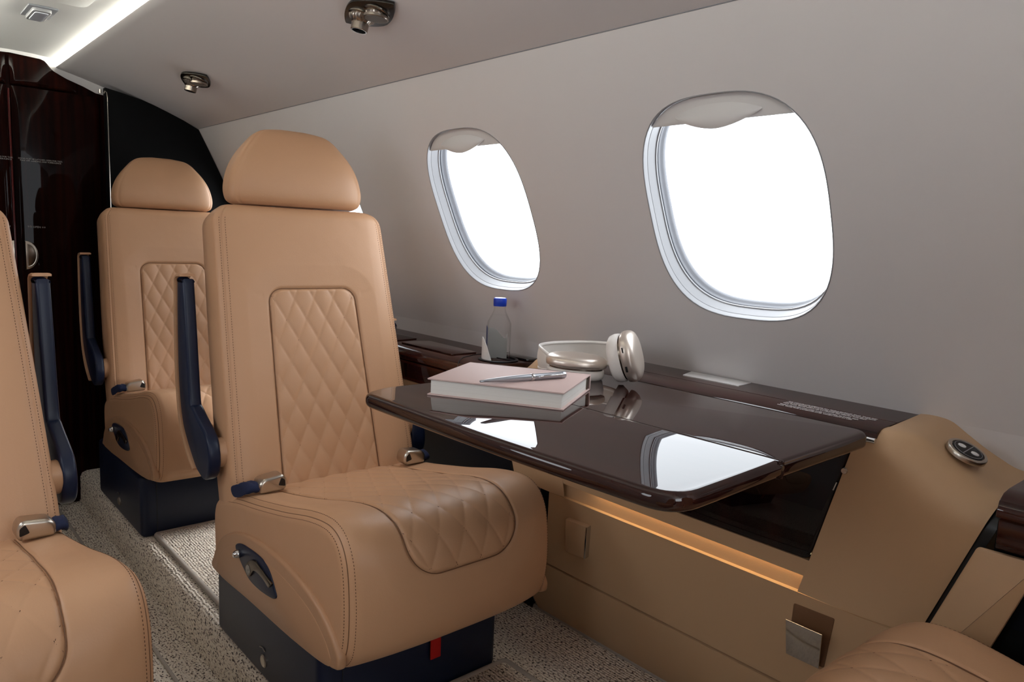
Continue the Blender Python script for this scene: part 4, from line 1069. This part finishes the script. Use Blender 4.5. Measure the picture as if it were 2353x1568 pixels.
        pc = resample(catmull([(1.508, 0.372, 0), (1.545, 0.398, 0), (1.572, 0.430, 0), (1.592, 0.472, 0), (1.6035, 0.545, 0), (1.6065, 0.640, 0), (1.6025, 0.740, 0), (1.598, 0.753, 0), (1.589, 0.7565, 0), (1.566, 0.7575, 0)], 6), 60)
        pc = [Vector((p.x, p.y + dz_ - (0.0 if sx < 0 else 0.0) , 0)) for p in pc] if sx < 0 else [Vector((p.x, p.y + dz0 + dz_ * min(max((p.y - 0.47) / 0.05, 0), 1), 0)) for p in pc]
        VV = []; FF = []; xo_, xi_ = xA + sx * 0.003, xB - sx * 0.003
        for q, p in enumerate(pc):
            t_v = (pc[min(q + 1, 59)] - pc[max(q - 1, 0)]).normalized(); nv = Vector((t_v.y, -t_v.x, 0))
            for (xx, h) in ((xo_, 0.0005), (xo_, 0.0045), (xo_ * 0.9 + xi_ * 0.1, 0.0062), (xo_ * 0.1 + xi_ * 0.9, 0.0062), (xi_, 0.0045), (xi_, 0.0005)):
                VV.append(Vector((xx, p.x + nv.x * h, p.y + nv.y * h)))
        for q in range(59):
            for k in range(6): FF.append((q * 6 + k, q * 6 + (k + 1) % 6, (q + 1) * 6 + (k + 1) % 6, (q + 1) * 6 + k))
        FF += [tuple(range(6))[::-1], tuple(59 * 6 + k for k in range(6))]
        build('armrest_pad', VV, FF, M['leather'], ar, True, 50, 'tan leather pad and piping')
        lathe('armrest_pivot', [(0.030, 0), (0.030, 0.031), (0.028, 0.034)], (SX + sx * 0.190, 1.450, 0.415), (sx, 0, 0), M['shroud'], R0, 32)
    # lap belt with folded buckle
    for sx in (-1, 1):
        c = Vector((SX + sx * 0.163, 1.335, 0.3745))
        V = []; F = []
        bl = lambda a, b, w: c + Vector((-sx * a, 0, b)) + Vector((0, w, 0))
        body = rounded([(-0.026, -0.0145), (0.024, -0.0145), (0.029, -0.005), (0.028, 0.007), (0.021, 0.0185), (-0.018, 0.0140), (-0.0275, 0.004)], 0.007, 4)
        bk2 = prism('buckle', body, bl, -0.019, 0.018, M['steel'], R0, 0.006, 4)
        ORG[bk2.name] = ORG[R0.name]
        prism('buckle_mouth', rounded([(0.010, -0.002), (0.0245, -0.006), (0.0240, 0.007), (0.016, 0.013)], 0.003, 3), bl, -0.0196, -0.0175, M['black'], bk2, 0.0006, 1)
        pts = [c + Vector((sx * 0.022, 0.002, -0.004)), c + Vector((sx * 0.034, 0.006, -0.004)), c + Vector((sx * 0.046, 0.014, -0.008)), c + Vector((sx * 0.050, 0.045, -0.022))]
        P_ = catmull(pts, 5); VV = []; FF = []; NP = len(P_)
        for i, p in enumerate(P_):
            for k in range(16):
                an = 2 * math.pi * k / 16; VV.append(p + Vector((0, math.cos(an) * 0.020, 0)) + Vector((0, 0, math.sin(an) * 0.0105 * (1 + 0.10 * math.sin(i * 1.3 + k)))))
        for i in range(NP - 1):
            for k in range(16): FF.append((i * 16 + k, i * 16 + (k + 1) % 16, (i + 1) * 16 + (k + 1) % 16, (i + 1) * 16 + k))
        FF.append(tuple(range(16))[::-1]); FF.append(tuple((NP - 1) * 16 + k for k in range(16)))
        build('belt_sleeve', VV, FF, M['navycloth'], R0, True, 60)
    return R0
def copy_tree(o, parent=None):
    c = o.copy(); COL.objects.link(c)
    if parent is not None: c.parent = parent
    for ch in list(o.children): copy_tree(ch, c)
    return c
seat = make_seat('large tan quilted leather cabin seat at the table, empty, in the middle of the photo')
rear = copy_tree(seat); rear.location = (SX + 0.032, SY + 1.055, 0); rear['label'] = 'tan quilted leather cabin seat farthest back, in front of the black bulkhead'
left = copy_tree(seat); left.location = (2 * CX - SX - 0.020, SY - 0.005, 0); left.scale.x = -1; left.rotation_euler.z = math.radians(2.5); left['label'] = 'tan leather cabin seat across the aisle, cut off by the left photo edge'
p0 = Vector((0, 0.12, 0.36))                 # the aisle seat is reclined a little further
for ch in left.children:
    if max(v.co.z for v in ch.data.vertices) > 0.6 and not ch.name.startswith('armrest'):
        ch.matrix_basis = Matrix.Translation(p0) @ Matrix.Rotation(math.radians(-8), 4, 'X') @ Matrix.Translation(-p0)
for ch in rear.children:
    if ch.name.startswith(('pedestal', 'key_socket', 'socket_mark')): ch.location.x -= 0.03
near = copy_tree(seat); near.location = (SX + 0.035, -0.02, 0); near.rotation_euler.z = math.pi; near['label'] = 'tan leather seat corner facing away, at the bottom right of the photo'
opp = copy_tree(seat); opp.location = (2 * CX - SX, -0.03, 0); opp.rotation_euler.z = math.pi; opp.scale.x = -1; opp['label'] = 'tan leather cabin seat across the aisle facing the left seat, out of view, added to shade it'  # unseen copy added to block front daylight from the left cushion
# ================================================================ BOUND CARPET MATS
def mat_rug(x0, x1, y0, y1, label):
    t = empty('carpet_mat', ((x0 + x1) / 2, (y0 + y1) / 2, 0), label, 'mat')
    pl = rounded([(x0, y0), (x1, y0), (x1, y1), (x0, y1)], 0.012, 4)
    prism('mat_pile', pl, XY, 0.0005, 0.008, M['carpet'], t, 0.003)
    tube('mat_binding', [(a.x, a.y, 0.006) for a in pl], 0.0065, M['piping'], t, 8, True, label='pale rolled edge binding')
mat_rug(0.576, 1.10, 1.552, 2.108, 'flecked beige carpet mat with pale bound edge between the two window side seats')
mat_rug(0.560, 0.947, 0.36, 1.048, 'flecked beige carpet mat with bound edge in front of the main seat pedestal')
